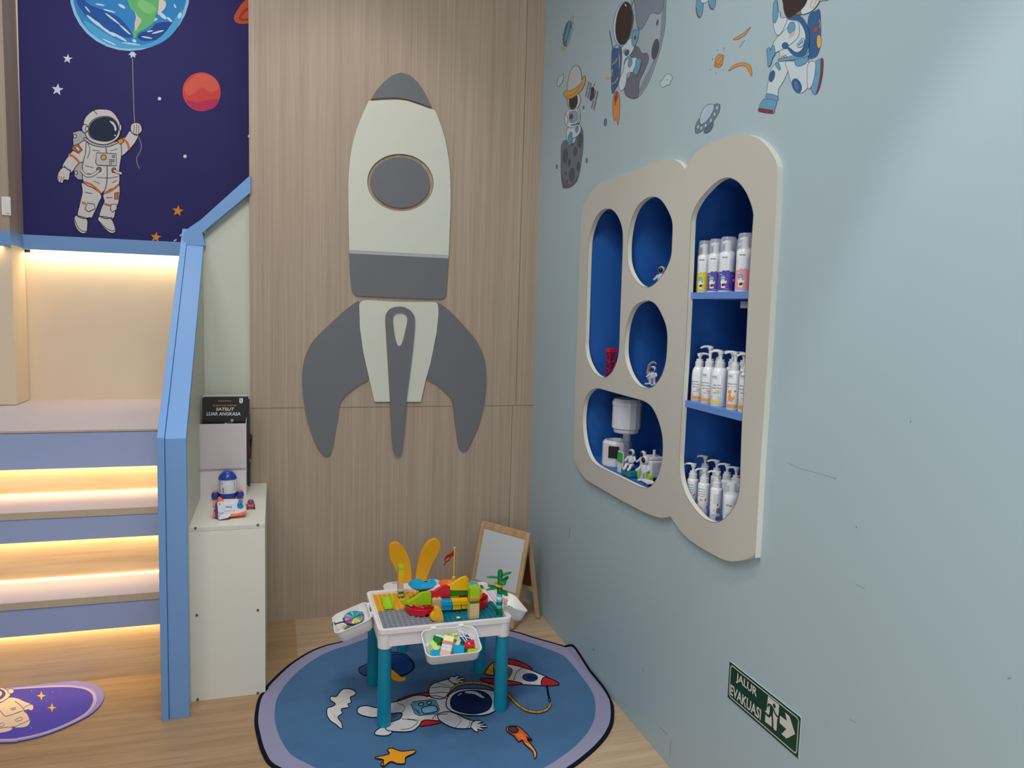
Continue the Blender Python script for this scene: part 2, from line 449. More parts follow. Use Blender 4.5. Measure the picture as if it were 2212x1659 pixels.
# astronaut with the balloon string
W1, W2, OR = (212, 208, 206), (180, 178, 182), (214, 112, 60)
O = dict(o=DK, ow=1.6)
MU.poly(W2, [(467, 850), (510, 835), (560, 850), (560, 960), (540, 1150), (500, 1150), (475, 1125), (470, 1000)], **O)
MU.ell(W1, 480, 872, 10, 11, **O); MU.ell(W1, 487, 1106, 10, 11, **O)
MU.smooth(W1, [(530, 1170), (645, 1240), (632, 1300), (600, 1370), (580, 1395), (500, 1385), (510, 1310), (528, 1230)], **O)
MU.smooth(W1, [(665, 1240), (760, 1180), (762, 1280), (740, 1350), (722, 1400), (640, 1390), (650, 1330), (668, 1290)], **O)
MU.smooth(W1, [(490, 1380), (555, 1400), (560, 1450), (555, 1485), (525, 1494), (490, 1462), (474, 1410), (480, 1388)], **O)
MU.smooth(W1, [(640, 1385), (710, 1400), (738, 1460), (735, 1488), (700, 1488), (650, 1440), (628, 1408)], **O)
MU.line(DK, [(476, 1400), (500, 1455), (530, 1480), (556, 1478)], 1.4); MU.line(DK, [(630, 1412), (680, 1460), (720, 1478), (738, 1470)], 1.4)
MU.smooth(W1, [(560, 900), (520, 910), (470, 960), (430, 1010), (400, 1070), (455, 1105), (500, 1050), (560, 1020), (580, 960)], **O)
MU.smooth(W1, [(410, 1070), (380, 1095), (368, 1130), (372, 1160), (400, 1172), (415, 1150), (440, 1152), (448, 1110), (450, 1095)], **O)
for a in ((380, 1125, 372, 1160), (395, 1130, 388, 1168), (410, 1130, 404, 1170)): MU.line(DK, [a[:2], a[2:]], 1.2)
MU.smooth(W1, [(750, 905), (800, 880), (835, 835), (885, 860), (870, 905), (830, 955), (770, 1000)], **O)
MU.smooth(W1, [(840, 800), (862, 786), (895, 792), (908, 820), (905, 845), (880, 862), (845, 850), (836, 825)], **O)
for a in ((860, 800, 856, 850), (876, 795, 872, 855), (890, 800, 888, 855)): MU.line(DK, [a[:2], a[2:]], 1.2)
MU.smooth(W1, [(560, 895), (620, 935), (740, 920), (770, 900), (778, 990), (765, 1080), (762, 1180), (700, 1215), (655, 1240), (600, 1205), (535, 1165), (530, 1060), (548, 980)], **O)
MU.smooth(W2, [(545, 880), (640, 925), (745, 905), (755, 915), (690, 940), (610, 935), (550, 905)], **O)
MU.line(DK, [(680, 940), (688, 1050), (684, 1180), (655, 1240)], 3.2); MU.line(W2, [(682, 942), (690, 1050), (686, 1180), (660, 1225)], 1.6)
MU.line(DK, [(560, 905), (576, 960), (560, 1015)], 1.3)
MU.line(DK, [(620, 1135), (700, 1140), (755, 1130)], 1.3)
for p in ([(590, 960), (640, 968)], [(710, 965), (750, 955)], [(545, 1060), (600, 1075)], [(560, 1110), (610, 1120)], [(600, 1160), (640, 1175)], [(720, 1170), (750, 1155)], [(545, 1230), (590, 1240)], [(680, 1265), (720, 1265)]): MU.line(DK, p, 1.2)
MU.line(OR, [(538, 1165), (590, 1185), (645, 1235)], 4.5, sm=True); MU.line(OR, [(668, 1238), (720, 1215), (760, 1182)], 4.5)
MU.line(OR, [(525, 1295), (550, 1305)], 4); MU.line(OR, [(668, 1305), (715, 1318)], 4)
MU.line(OR, [(440, 988), (475, 1005), (512, 1045)], 4.5); MU.line(OR, [(785, 885), (815, 915), (828, 958)], 4.5)
MU.poly(OR, [(470, 935), (500, 922), (528, 960), (505, 982), (475, 965), (460, 955)], **O); MU.poly(W1, [(482, 945), (500, 936), (516, 960), (500, 970)], **O)
MU.poly((214, 160, 60), [(752, 900), (780, 885), (794, 908), (768, 926)], **O)
MU.poly(OR, [(735, 1235), (758, 1230), (756, 1275), (735, 1275)], **O)
MU.poly(W1, [(560, 1300), (605, 1308), (610, 1335), (570, 1355), (545, 1340), (555, 1312)], **O); MU.poly(W1, [(712, 1308), (750, 1308), (748, 1340), (720, 1358), (708, 1340)], **O)
MU.poly((196, 194, 198), [(620, 978), (745, 985), (745, 1062), (625, 1058), (613, 1040)], **O)
MU.ell((222, 170, 60), 664, 1008, 17, 17, **O); MU.poly((196, 194, 198), [(702, 1040), (716, 1040), (716, 1052), (702, 1052)], **O); MU.ell(W1, 727, 1002, 7, 7, **O)
MU.line(DK, [(700, 1022), (735, 1025)], 1.4); MU.line(DK, [(700, 1031), (735, 1034)], 1.4)
MU.ell((190, 100, 70), 634, 1086, 15, 15, **O); MU.ell((190, 100, 70), 730, 1090, 14, 15, **O)
MU.line(DK, [(634, 1090), (600, 1118), (555, 1125), (520, 1090)], 6.5); MU.line(W1, [(634, 1090), (600, 1118), (555, 1125), (520, 1090)], 4.5)
MU.line(DK, [(732, 1092), (758, 1105), (780, 1112)], 6.5); MU.line(W1, [(732, 1092), (758, 1105), (780, 1112)], 4.5)
MU.line(DK, [(498, 1385), (540, 1398), (578, 1392)], 1.6); MU.line(DK, [(640, 1385), (680, 1398), (720, 1392)], 1.6)
MU.line(DK, [(410, 1062), (430, 1080), (455, 1092)], 1.6); MU.line(DK, [(835, 838), (855, 858), (880, 868)], 1.6)
MU.smooth(W1, [(535, 800), (550, 750), (600, 708), (660, 700), (715, 712), (755, 760), (772, 810), (760, 880), (700, 920), (640, 925), (575, 900), (548, 860)], **O)
MU.smooth(W2, [(565, 835), (580, 785), (630, 752), (700, 748), (745, 780), (758, 830), (740, 880), (690, 905), (630, 900), (580, 880)], **O)
MU.smooth((46, 54, 76), [(572, 835), (588, 788), (635, 758), (700, 754), (742, 785), (756, 830), (738, 876), (690, 900), (632, 896), (586, 876)], **O)
MU.smooth((215, 220, 230), [(702, 775), (728, 785), (745, 815), (745, 838), (735, 835), (730, 810), (712, 788)])
MU.ell((215, 220, 230), 738, 868, 5, 5)
MU.ell(W1, 546, 824, 20, 27, 0, **O); MU.ell(W1, 558, 826, 10, 16, 0, **O); MU.ell(W1, 771, 818, 8, 22, 0, **O)
MU.line(DK, [(600, 708), (625, 735)], 1.4); MU.line(DK, [(655, 870), (673, 878), (690, 870)], 1.2)
mo = MU.build('space_mural')
tag(mo, 'navy wall mural of an astronaut holding an earth balloon among stars and a red planet', 'mural')

# light switch on the wooden column
sw = thing('light_switch', 'small white light switch on the wooden column left of the mural', 'switch', (-2.668, 0.82, 2.055))
mesh_obj('wall_plate', bx(-0.030, 0.012, -0.008, 0.0, -0.048, 0.048), PLASTIC, sw, bevel=0.002)
mesh_obj('rocker', bx(-0.010, 0.010, -0.013, -0.008, -0.036, 0.030), PLASTIC, sw, bevel=0.002)

# ------------------------------------------------------------------ playhouse staircase
ph = thing('playhouse_staircase', 'blue and wood playhouse staircase with glowing warm light strips under the steps', 'staircase', (-2.2, -0.45, 0))
def PP(name, bm, m, parent=ph, **k):
    for v in bm.verts: v.co -= Vector((-2.2, -0.45, 0))
    return mesh_obj(name, bm, m, parent, **k)
XL, XR = -4.0, -1.744
steps = [(-0.446, 0.0, 0.385), (-0.252, 0.385, 0.698), (-0.005, 0.698, 1.001)]
for i, (y, z0, z1) in enumerate(steps):
    yb = steps[i + 1][0] if i < 2 else 1.05
    PP('riser', bx(XL, XR, y, y + 0.02, z0, z1 - 0.03), STEPWOOD)
    fb = (0.243, 0.567, 0.826)[i]
    PP('fascia', bx(XL, XR, y - 0.062, y - 0.05, fb, z1 - 0.012 - (0.018 if i < 2 else 0)), mat((158, 176, 218), 0.4, 0.35, 'lilac_blue_laminate', 0.03, 8), bevel=0.001)
    th = 0.030 if i < 2 else 0.010
    td = PP('tread' if i < 2 else 'platform', bx(XL, XR, y - 0.064, yb + (0.02 if i < 2 else 0), z1 - th, z1 - 0.001), TREAD)
    e = bx(XL, XR, y - 0.0665, y - 0.064, z1 - th, z1 - 0.002); PP('edge_band', e, mat((196, 180, 158), 0.7, 0.2, 'tread_edge_band', 0.08, 60), td)
    PP('light_strip', bx(XL, XR, y - 0.049, y - 0.041, fb + 0.004, fb + 0.010), LED)
    a = area('step_strip_light', (-2.75, y - 0.034, fb + 0.012), (-2.75, y - 0.006, fb - 0.045), 1.98, 0.012, 2.5, (1.0, 0.76, 0.40))
    if i:
        PP('light_strip', bx(XL, XR, y - 0.006, y - 0.001, z0, z0 + 0.004), LED)
# ledge with a light strip below, under the mural
PP('ledge', bx(-2.665, -1.45, 1.0, 1.049, 1.845, 1.925), BLUETRIM, bevel=0.003)
PP('ledge', bx(-3.6, -2.656, 0.79, 1.0, 1.845, 1.925), BLUETRIM, bevel=0.006)
PP('light_strip', bx(-2.63, -1.50, 1.030, 1.044, 1.834, 1.844), LED)
PP('light_strip', bx(-3.5, -2.70, 0.795, 0.812, 1.834, 1.844), LED)
area('ledge_strip_light', (-2.1, 1.018, 1.835), (-2.1, 1.04, 1.6), 1.1, 0.012, 2.3, (1.0, 0.78, 0.46))
area('ledge_strip_light', (-3.0, 0.797, 1.835), (-3.0, 0.81, 1.6), 0.6, 0.012, 0.9, (1.0, 0.78, 0.46))
# side wall with sloping blue rail
sideprof = [(-0.83, 0.0), (0.02, 0.0), (0.02, 1.80), (-0.02, 1.82), (-0.83, 1.06)]
sp = PP('side_panel', prism([sideprof], lambda a, b, d: Vector((d, a, b)), -1.652, -1.738), GREENWHITE)
def yz(d0, d1, prof): return prism([prof], lambda a, b, d: Vector((d, a, b)), d0, d1)
def SB(name, bm, m, **k):
    return PP(name, bm, m, sp, **k)
SB('front_trim', yz(-1.646, -1.718, [(-0.846, 0.0), (-0.826, 0.0), (-0.826, 1.06), (-0.03, 1.815), (-0.03, 1.842), (-0.846, 1.085)]), BLUETRIM, bevel=0.0008)
SB('front_trim', yz(-1.719, -1.744, [(-0.855, 0.0), (-0.835, 0.0), (-0.835, 1.06), (-0.02, 1.83), (0.06, 1.90), (0.06, 1.925), (-0.01, 1.868), (-0.855, 1.090)]), BLUETRIM, bevel=0.0008)
# gable panel behind the book box with its sloping blue trim
xz = lambda a, b, d: Vector((a, d, b))
gp = PP('gable_panel', prism([[(-1.66, 0.0), (-1.446, 0.0), (-1.446, 2.15), (-1.66, 1.88)]], xz, 0.03, 0.06), GREENWHITE)
PP('gable_trim', prism([[(-1.73, 1.906), (-1.655, 1.965), (-1.439, 2.182), (-1.439, 2.102), (-1.651, 1.905), (-1.640, 1.845), (-1.73, 1.84)]], xz, -0.024, 0.10), BLUETRIM, gp, bevel=0.001)

# ------------------------------------------------------------------ astronaut floor mat (left)
MT = Art(on_z(0.0062), 0.00004, T(0, 1320, 4.893), 0.7, 0.15)
outer = [(0, 1405), (200, 1388), (400, 1345), (600, 1280), (800, 1190), (950, 1110), (1050, 1020), (1095, 940), (1090, 870), (1040, 810), (950, 775), (820, 752), (700, 748), (400, 765), (0, 795), (-1500, 905), (-1900, 1000), (-2100, 1160), (-1900, 1330), (-1500, 1430)]
o3 = spline(T(0, 1320, 4.893)(outer), True, 4)
bm = prism([o3], lambda a, b, d: Vector((U(a, b, 2, 0.0).x, U(a, b, 2, 0.0).y, d)), 0.006, 0.0006)
MT.bm = bm; MT.mats = [mat((150, 140, 205), 0.7, 0.15, 'mat_border_lilac', 0.05, 20), mat((90, 80, 130), 0.7, 0.15, 'mat_edge')]
MT.smooth((196, 176, 200), [(0, 1372), (200, 1355), (420, 1310), (600, 1250), (800, 1165), (930, 1085), (1000, 1000), (1022, 930), (1000, 860), (930, 815), (820, 795), (680, 783), (400, 795), (0, 825), (-1500, 930), (-1800, 1010), (-1950, 1160), (-1800, 1300), (-1500, 1390)])
MT.smooth((88, 78, 180), [(0, 1352), (200, 1338), (410, 1295), (590, 1235), (780, 1150), (905, 1072), (965, 1000), (985, 930), (965, 870), (900, 830), (800, 810), (660, 803), (400, 812), (0, 838), (-1500, 945), (-1750, 1020), (-1880, 1160), (-1750, 1280), (-1500, 1375)])
CR, LV = (236, 208, 176), (96, 80, 150)
MT.smooth(CR, [(-130, 960), (-20, 980), (90, 915), (180, 920), (250, 950), (330, 985), (310, 1025), (250, 1050), (290, 1090), (310, 1160), (240, 1225), (130, 1225), (60, 1275), (-130, 1285), (-260, 1200), (-240, 1040)], LV, 1.5)
MT.smooth(CR, [(320, 988), (352, 1000), (350, 1040), (320, 1052), (300, 1040), (262, 1050), (252, 1025)], LV, 1.3)
MT.smooth(CR, [(300, 1160), (322, 1158), (300, 1210), (240, 1232), (150, 1232), (200, 1205)], LV, 1.3)
MT.smooth(CR, [(130, 1230), (100, 1270), (0, 1290), (-100, 1290), (0, 1240)], LV, 1.3)
MT.poly(CR, [(180, 1140), (225, 1122), (240, 1135), (225, 1155), (170, 1168), (158, 1155)], LV, 1.2)
MT.poly(CR, [(0, 1190), (35, 1182), (48, 1200), (20, 1222), (0, 1225)], LV, 1.2)
MT.line(LV, [(0, 1050), (55, 1110), (140, 1090), (240, 1055)], 1.4); MT.line(LV, [(155, 955), (210, 990), (245, 1030)], 1.4); MT.line(LV, [(105, 1035), (165, 1020)], 1.2); MT.line(LV, [(120, 1048), (170, 1035)], 1.2)
MT.smooth(CR, [(-160, 830), (-60, 815), (30, 815), (90, 850), (110, 890), (60, 940), (0, 965), (-120, 960), (-190, 900)], LV, 1.5)
MT.ell(LV, -45, 885, 105, 62, -8); MT.smooth(CR, [(-30, 850), (10, 850), (22, 875), (0, 905), (-40, 910)])
MT.ell(CR, 115, 848, 32, 26, 0, LV, 1.3)
for x, y in ((437, 897), (550, 1024)): MT.star((240, 190, 60), x, y, 50, 90, 0.34, 4)
for x, y in ((334, 843), (334, 1237), (556, 857)): MT.ell((225, 225, 230), x, y, 4, 4)
tag(MT.build('floor_mat'), 'purple rounded floor mat with cream astronaut print at foot of stairs', 'mat')

# ------------------------------------------------------------------ white cabinet and what stands on it
cb = thing('low_cabinet', 'tall white laminate cabinet with six screws beside the blue stair rail', 'cabinet', (-1.5125, -0.37, 0))
bm = bx(-0.1435, 0.1425, -0.361, 0.366, 0.0, 0.694); mesh_obj('body', bm, WHITE, cb, bevel=0.001)
bm = bx(-0.1435, 0.1425, -0.361, 0.366, 0.6945, 0.712); mesh_obj('cabinet_top', bm, mat((216, 216, 204), 0.35, 0.4, 'cabinet_top_white', 0.01, 8), cb, bevel=0.001)
SCREW = mat((120, 112, 92), 0.4, 0.5, 'screw_head', metal=0.6)
for p in ((422, 1141), (557, 1134), (425, 1329), (557, 1318), (427, 1511), (557, 1497)):
    q = U(p[0], p[1], 1, -0.732)
    bm = cyl(0.0052, 0, 0.002, 14); bmesh.ops.transform(bm, matrix=Matrix.Translation((q.x + 1.5125, -0.361, q.z)) @ Matrix.Rotation(pi / 2, 4, 'X'), verts=bm.verts)
    mesh_obj('screw', bm, SCREW, cb)

zc = 0.712
BXW = mat((224, 214, 216), 0.45, 0.3, 'book_box_white', 0.01, 9)
yf = -0.25
xl, xr = U(429, 1000, 1, yf).x, U(531.5, 1000, 1, yf).x
zf = U(480, 916, 1, yf).z; zm = U(480, 1013, 1, yf).z; zb = U(487, 853, 1, -0.03).z
bb = thing('book_box', 'white open-front box holding black books on the cabinet', 'book holder', ((xl + xr) / 2, -0.14, zc))
hw = (xr - xl) / 2
def BB(name, bm, m=BXW, par=bb, **k): return mesh_obj(name, bm, m, par, **k)
zf -= zc; zm -= zc; zb -= zc
BB('back_panel', bx(-hw, hw, 0.10, 0.112, 0, zb), bevel=0.001)
BB('front_panel', bx(-hw, hw, -0.11, -0.10, zm, zf), mat((206, 196, 200), 0.45, 0.3, 'book_box_white_shaded', 0.01, 9), bevel=0.001)  # duller box white: shade of the upright face put into its colour
side = [(-0.112, 0.0), (0.10, 0.0), (0.10, zb * 0.97), (-0.02, zf + 0.02), (-0.112, zf)]
for s in (-1, 1):
    bm = prism([side], lambda a, b, d: Vector((d, a, b)), s * (hw + (0.010 if s < 0 else 0.001)), s * (hw - 0.001)); BB('side_panel', bm)
BB('slanted_panel', prism([[(-0.112, 0.0), (-0.1005, zm - 0.0008), (-0.088, zm - 0.0008), (-0.098, 0.0)]], lambda a, b, d: Vector((d, a, b)), -hw + 0.001, hw - 0.001))
def book(name, label, x, y, wd, h, z, rz=0.0, col=(26, 25, 30)):
    t = thing(name, label, 'book', (x, y, z), rz, 'black books in the white box')
    mesh_obj('cover', bx(-wd / 2, wd / 2, -0.006, -0.004, 0, h), mat(col, 0.35, 0.4, 'book_cover', 0.1, 20), t)
    mesh_obj('pages', bx(-wd / 2 + 0.002, wd / 2 - 0.002, -0.004, 0.004, 0.002, h - 0.002), mat((215, 212, 205), 0.8, 0.1, 'paper'), t)
    return t
by = -0.20
q0 = U(437.4, 859, 1, by - 0.006); q1 = U(530, 860, 1, by - 0.006)
bk = book('book', 'black space book with white title in the front of the box', (q0.x + q1.x) / 2, by, q1.x - q0.x + 0.004, q0.z - zc - 0.03, zc + 0.03)
del bk['group']
A = Art(lambda a, b, d: U(a, b, 1, by - 0.006) - bk.location + Vector((0, -d, 0)), 0.0002, T(400, 830, 5.35))
tt = T(400, 830, 5.35)
def TX(art, rgb, s, x0, y0, x1, y1, slant=0):
    (a, b), (c, d) = tt([(x0, y0), (x1, y1)])
    art.text(rgb, s, (a, d), (c - a, 0), (slant, b - d))
TX(A, (214, 132, 40), 'JELAJAH LUAR ANGKASA', 318, 236, 600, 258)
TX(A, (225, 225, 225), 'SATELIT', 355, 270, 562, 306, 1.2)
TX(A, (225, 225, 225), 'LUAR ANGKASA', 246, 322, 640, 362, 0.8)
A.line((170, 170, 172), [(378, 193), (535, 193)], 1.0)
A.poly((215, 215, 215), [(625, 160), (668, 160), (668, 205), (655, 220), (635, 220), (625, 205)]); A.line((40, 40, 45), [(648, 170), (640, 185), (652, 192), (645, 206)], 0.7)
A.smooth((200, 200, 205), [(532, 408), (545, 400), (558, 408), (556, 425), (542, 432), (530, 424)]); A.ell((25, 25, 30), 548, 412, 6, 6)
A.smooth((90, 96, 110), [(480, 447), (510, 432), (540, 436), (560, 446), (560, 452), (480, 452)]); A.ell((200, 200, 205), 470, 450, 12, 8)
A.build('cover_print', bk)
b2 = book('book', 'second black book half hidden just behind the white-titled one', bk.location.x + 0.008, by + 0.03, 0.19, q0.z - zc - 0.030, zc + 0.03, 0.03)
del b2['group']
b3 = book('book', 'black book at the very back of the white box', bk.location.x + 0.012, by + 0.055, 0.185, q0.z - zc - 0.045, zc + 0.03, -0.02)
del b3['group']
for b in (bk, b2, b3): b['group'] = 'black books in the white box'

# dark upright rack and red picture book between the box and the wooden wall
qa = U(533, 1000, 1, -0.07); qb = U(540, 1000, 1, -0.07); qt = U(537, 862, 1, -0.07)
rk = thing('display_rack', 'narrow dark grey upright rack between book box and wooden wall', 'rack', ((qa.x + qb.x) / 2, -0.07, zc))
mesh_obj('upright', bx(-0.0065, 0.0075, -0.002, 0.012, 0, qt.z - zc), mat((72, 82, 82), 0.4, 0.4, 'dark_rack'), rk)
mesh_obj('foot', bx(-0.007, 0.008, -0.004, 0.05, 0, 0.006), mat((72, 82, 82), 0.4, 0.4, 'dark_rack'), rk)
rb = thing('picture_book', 'dark red picture book leaning in the rack beside the wooden wall', 'book', (qb.x, -0.09, U(538, 1007, 1, -0.09).z))
t7 = T(400, 830, 5.35)
fn = lambda a, b, d: U(a, b, 1, -0.09) - rb.location + Vector((0, -d, 0))
bm = prism([t7([(706, 600), (735, 552), (778, 595), (770, 730), (762, 900), (745, 945), (706, 940)])], fn, 0.004, -0.01)
mesh_obj('cover', bm, mat((92, 22, 30), 0.4, 0.3, 'red_cover', 0.3, 90), rb)
A = Art(fn, 0.00005, t7); A.k = 84
A.poly((190, 40, 62), [(710, 665), (742, 655), (748, 760), (712, 768)]); A.poly((30, 24, 34), [(748, 640), (772, 620), (764, 720), (752, 730)])
A.ell((150, 130, 128), 752, 880, 9, 22); A.line((200, 60, 70), [(720, 620), (745, 610)], 1.2); A.ell((160, 50, 60), 725, 850, 10, 20)
A.build('cover_print', rb)

ORG = mat((250, 112, 62), 0.3, 0.5, 'orange_plastic', 0.02); BLU = mat((38, 66, 160), 0.25, 0.5, 'blue_plastic', 0.03)
TW = mat((222, 224, 232), 0.3, 0.5, 'toy_white', 0.02); CY = mat((30, 130, 200), 0.12, 0.6, 'blue_window', 0.05); BLK = mat((28, 28, 32), 0.4, 0.4, 'black_plastic')
p = U(491, 1083, 2, zc)
tr_ = thing('toy_rocket', 'upright white and blue toy rocket numbered 007 on the cabinet', 'toy rocket', (p.x, p.y + 0.035, zc))
mesh_obj('nozzle', lathe([(0, 0), (0.03, 0), (0.033, 0.008), (0, 0.008)]), ORG, tr_, True)
mesh_obj('base_ring', lathe([(0, 0.008), (0.032, 0.008), (0.036, 0.016), (0.039, 0.034), (0, 0.034)]), BLU, tr_, True)
bd = mesh_obj('body', lathe([(0, 0.034), (0.039, 0.034), (0.041, 0.05), (0.041, 0.07), (0.037, 0.096), (0, 0.096)], 32), TW, tr_, True)
mesh_obj('dome', lathe([(0, 0.096), (0.040, 0.096), (0.037, 0.106), (0.030, 0.118), (0.018, 0.128), (0.008, 0.131), (0, 0.1315)]), BLU, tr_, True)
bm = bmesh.new(); ball(bm, (0, -0.012, 0.122), 0.012, 14, 0.6); mesh_obj('dome_window', bm, CY, tr_, True)
def wrap(r, th0): return lambda a, b, d: Vector(((r + d) * cos(th0 + a / r), (r + d) * sin(th0 + a / r), b))
A = Art(None, 0.0002, post=wrap(0.0412, radians(-112)))
A.text((40, 60, 140), '007', (-0.006, 0.062), (0, -0.024), (0.008, 0)); A.line((60, 70, 100), [(-0.006, 0.088), (-0.006, 0.074)], 0.0014, False)
A.line((120, 124, 135), [(0.045, 0.09), (0.050, 0.07), (0.047, 0.05)], 0.002); A.line((60, 80, 150), [(-0.016, 0.095), (-0.019, 0.07), (-0.016, 0.04)], 0.0025)
A.build('markings', bd)
for s in (-1, 1):
    bm = lathe([(0, 0.006), (0.013, 0.006), (0.0165, 0.014), (0.0165, 0.024), (0.012, 0.036), (0, 0.037)], 16, ctr=(s * 0.052, -0.004))
    bo = mesh_obj('booster', bm, BLU, tr_, True)
    mesh_obj('booster_nozzle', lathe([(0, 0), (0.011, 0), (0.013, 0.006), (0, 0.006)], 16, ctr=(s * 0.052, -0.004)), ORG, bo, True)
    mesh_obj('booster_cap', lathe([(0, 0.036), (0.010, 0.036), (0.007, 0.043), (0, 0.044)], 16, ctr=(s * 0.052, -0.004)), ORG, bo, True)
    bm = bmesh.new(); box(bm, min(s * 0.034, s * 0.05), max(s * 0.034, s * 0.05), -0.007, 0.0, 0.014, 0.024); mesh_obj('strut', bm, BLU, bo)
# toy space shuttle lying in front
p = U(495, 1117, 2, zc); ysh = p.y + 0.005
sh = thing('toy_shuttle', 'white and orange toy space shuttle lying in front of the toy rocket', 'toy shuttle', (p.x, ysh, zc))
def shp(name, pts, m, w0, w1, bev=0.004, par=sh, smo=True):
    f2 = lambda a, b, d: U(a, b, 1, ysh - 0.03) - sh.location + Vector((0, 0.03 - d, 0))
    bm = prism([spline(t7(pts), True, 3) if smo else t7(pts)], f2, w0, w1)
    return mesh_obj(name, bm, m, par, True, bevel=bev)
hull = shp('hull', [(365, 1385), (420, 1372), (520, 1368), (600, 1368), (650, 1383), (690, 1410), (702, 1440), (695, 1470), (600, 1500), (500, 1515), (370, 1520), (362, 1450)], TW, 0.030, -0.030, 0.008)
shp('keel', [(380, 1518), (450, 1512), (520, 1500), (610, 1492), (702, 1462), (690, 1495), (620, 1520), (500, 1535), (400, 1558), (380, 1545)], ORG, 0.034, -0.034, 0.004)
shp('engine_ring', [(352, 1385), (370, 1385), (378, 1460), (380, 1555), (356, 1552), (350, 1470)], BLU, 0.031, -0.031, 0.003)
for a, b in ((1388, 1440), (1480, 1545)):
    shp('engine', [(318, a), (348, a - 2), (352, b), (322, b + 2)], ORG, 0.026, 0.002, 0.004, smo=False)
    shp('engine', [(318, a), (348, a - 2), (352, b), (322, b + 2)], ORG, -0.004, -0.026, 0.004, smo=False)
shp('tail_fin', [(372, 1332), (392, 1320), (450, 1372), (370, 1375)], ORG, 0.004, -0.004, 0.001, smo=False)
shp('wing', [(385, 1530), (430, 1500), (530, 1495), (500, 1525), (400, 1548)], TW, 0.055, 0.034, 0.001, smo=False)
shp('wing', [(385, 1530), (430, 1500), (530, 1495), (500, 1525), (400, 1548)], TW, -0.034, -0.055, 0.001, smo=False)
shp('cockpit_window', [(604, 1371), (645, 1380), (678, 1405), (657, 1436), (606, 1427)], CY, 0.0312, -0.0312, 0.002)
bp_ = shp('name_plate', [(445, 1372), (575, 1368), (577, 1455), (448, 1462)], TW, 0.0325, 0.030, 0.001, smo=False)
A = Art(lambda a, b, d: U(a, b, 1, ysh - 0.0326) - sh.location + Vector((0, -d, 0)), 0.0002, t7)
TX(A, (40, 60, 130), 'SPACE', 468, 1408, 540, 1430); A.line((60, 70, 100), [(372, 1490), (410, 1488), (445, 1486)], 0.8); A.poly((50, 60, 120), [(385, 1385), (410, 1375), (400, 1390)])
A.build('markings', bp_)
pw = t7([(425, 1548)])[0]; q = U(pw[0], pw[1], 1, ysh - 0.03)
for s in (-1, 1):
    bm = cyl(0.009, -0.004, 0.004, 16); bmesh.ops.transform(bm, matrix=Matrix.Translation((q.x - sh.location.x, s * 0.026, 0.0095)) @ Matrix.Rotation(pi / 2, 4, 'X'), verts=bm.verts)
    mesh_obj('wheel', bm, BLK, sh, True)
bm = bmesh.new(); box(bm, 0.022, 0.036, -0.006, 0.006, 0.0, 0.02); mesh_obj('front_skid', bm, ORG, sh, bevel=0.002)
# small red robot figure
p = U(541.5, 1101, 2, zc)
rbt = thing('robot_toy', 'tiny red robot toy with purple domed head beside the shuttle', 'toy robot', (p.x, p.y + 0.01, zc))
RD = mat((176, 32, 50), 0.3, 0.5, 'red_plastic', 0.05)
mesh_obj('body', bx(-0.013, 0.013, -0.009, 0.009, 0.005, 0.024), RD, rbt, bevel=0.003)
mesh_obj('head', lathe([(0, 0.024), (0.014, 0.024), (0.014, 0.032), (0.009, 0.040), (0, 0.043)], 16), mat((120, 56, 100), 0.2, 0.5, 'purple_plastic'), rbt, True)
mesh_obj('face_plate', bx(-0.010, 0.010, -0.0105, -0.009, 0.014, 0.030), mat((190, 130, 140), 0.3, 0.4, 'pink_face', 0.4, 300), rbt)
for s in (-1, 1):
    mesh_obj('wheel', bx(s * 0.0145 - 0.003, s * 0.0145 + 0.003, -0.008, 0.008, 0.0, 0.009), BLK, rbt, bevel=0.002)
    mesh_obj('arm', bx(s * 0.0155 - 0.002, s * 0.0155 + 0.002, -0.005, 0.005, 0.012, 0.022), RD, rbt, bevel=0.001)

# ------------------------------------------------------------------ plywood rocket on the wooden wall
rw = thing('rocket_wall_panel', 'large grey and off-white cut-out rocket mounted on the wooden wall', 'wall decoration', (-0.74, 0.0, 0.84))
t8 = T(640, 130, 1.907)
def RP(name, loops, m, d1=0.0, d0=0.012, par=None, base=rw):
    ls = []
    for i, l in enumerate(loops): ls.append(t8(l))
    def f(a, b, d):
        P = U(a, b, 1, -0.012); return Vector((P.x - base.location.x, -d, P.z - base.location.z))
    bm = prism(ls, f, d0, d1)
    return mesh_obj(name, bm, None, par or base, mats=[m, PLY])
def soft(l, k=3): return spline(l, True, k)
RP('nose_cone', [[(308, 160), (330, 125), (360, 90), (395, 62), (432, 51), (465, 60), (500, 90), (530, 135), (558, 192), (545, 190), (500, 174), (455, 160), (400, 153), (350, 156)]], GREY)
port = ell(429, 504, 137, 118, 5, 48)
RP('body_panel', [[(298, 168), (350, 165), (420, 163), (455, 167), (500, 182), (540, 197), (571, 206), (586, 240), (600, 280), (613, 325), (622, 370), (630, 420), (634, 470), (636, 540), (636, 600), (632, 700), (628, 804), (218, 782), (215, 650), (214, 520), (217, 450), (222, 400), (229, 358), (238, 320), (249, 283), (262, 250), (280, 207)], port], OFFWHITE)
RP('porthole', [ell(428, 504, 122, 104, 5, 48)], GREY)
RP('stripe', [[(218, 782.5), (628, 804.5), (627, 817), (218, 796)]], STRIPE)
RP('tail_band', [[(218, 796.5), (627, 817.5), (624, 860), (618, 950), (615, 968), (608, 979), (596, 983), (560, 983), (420, 978), (255, 970), (242, 966), (233, 957), (228, 940), (222, 880)]], GREY)
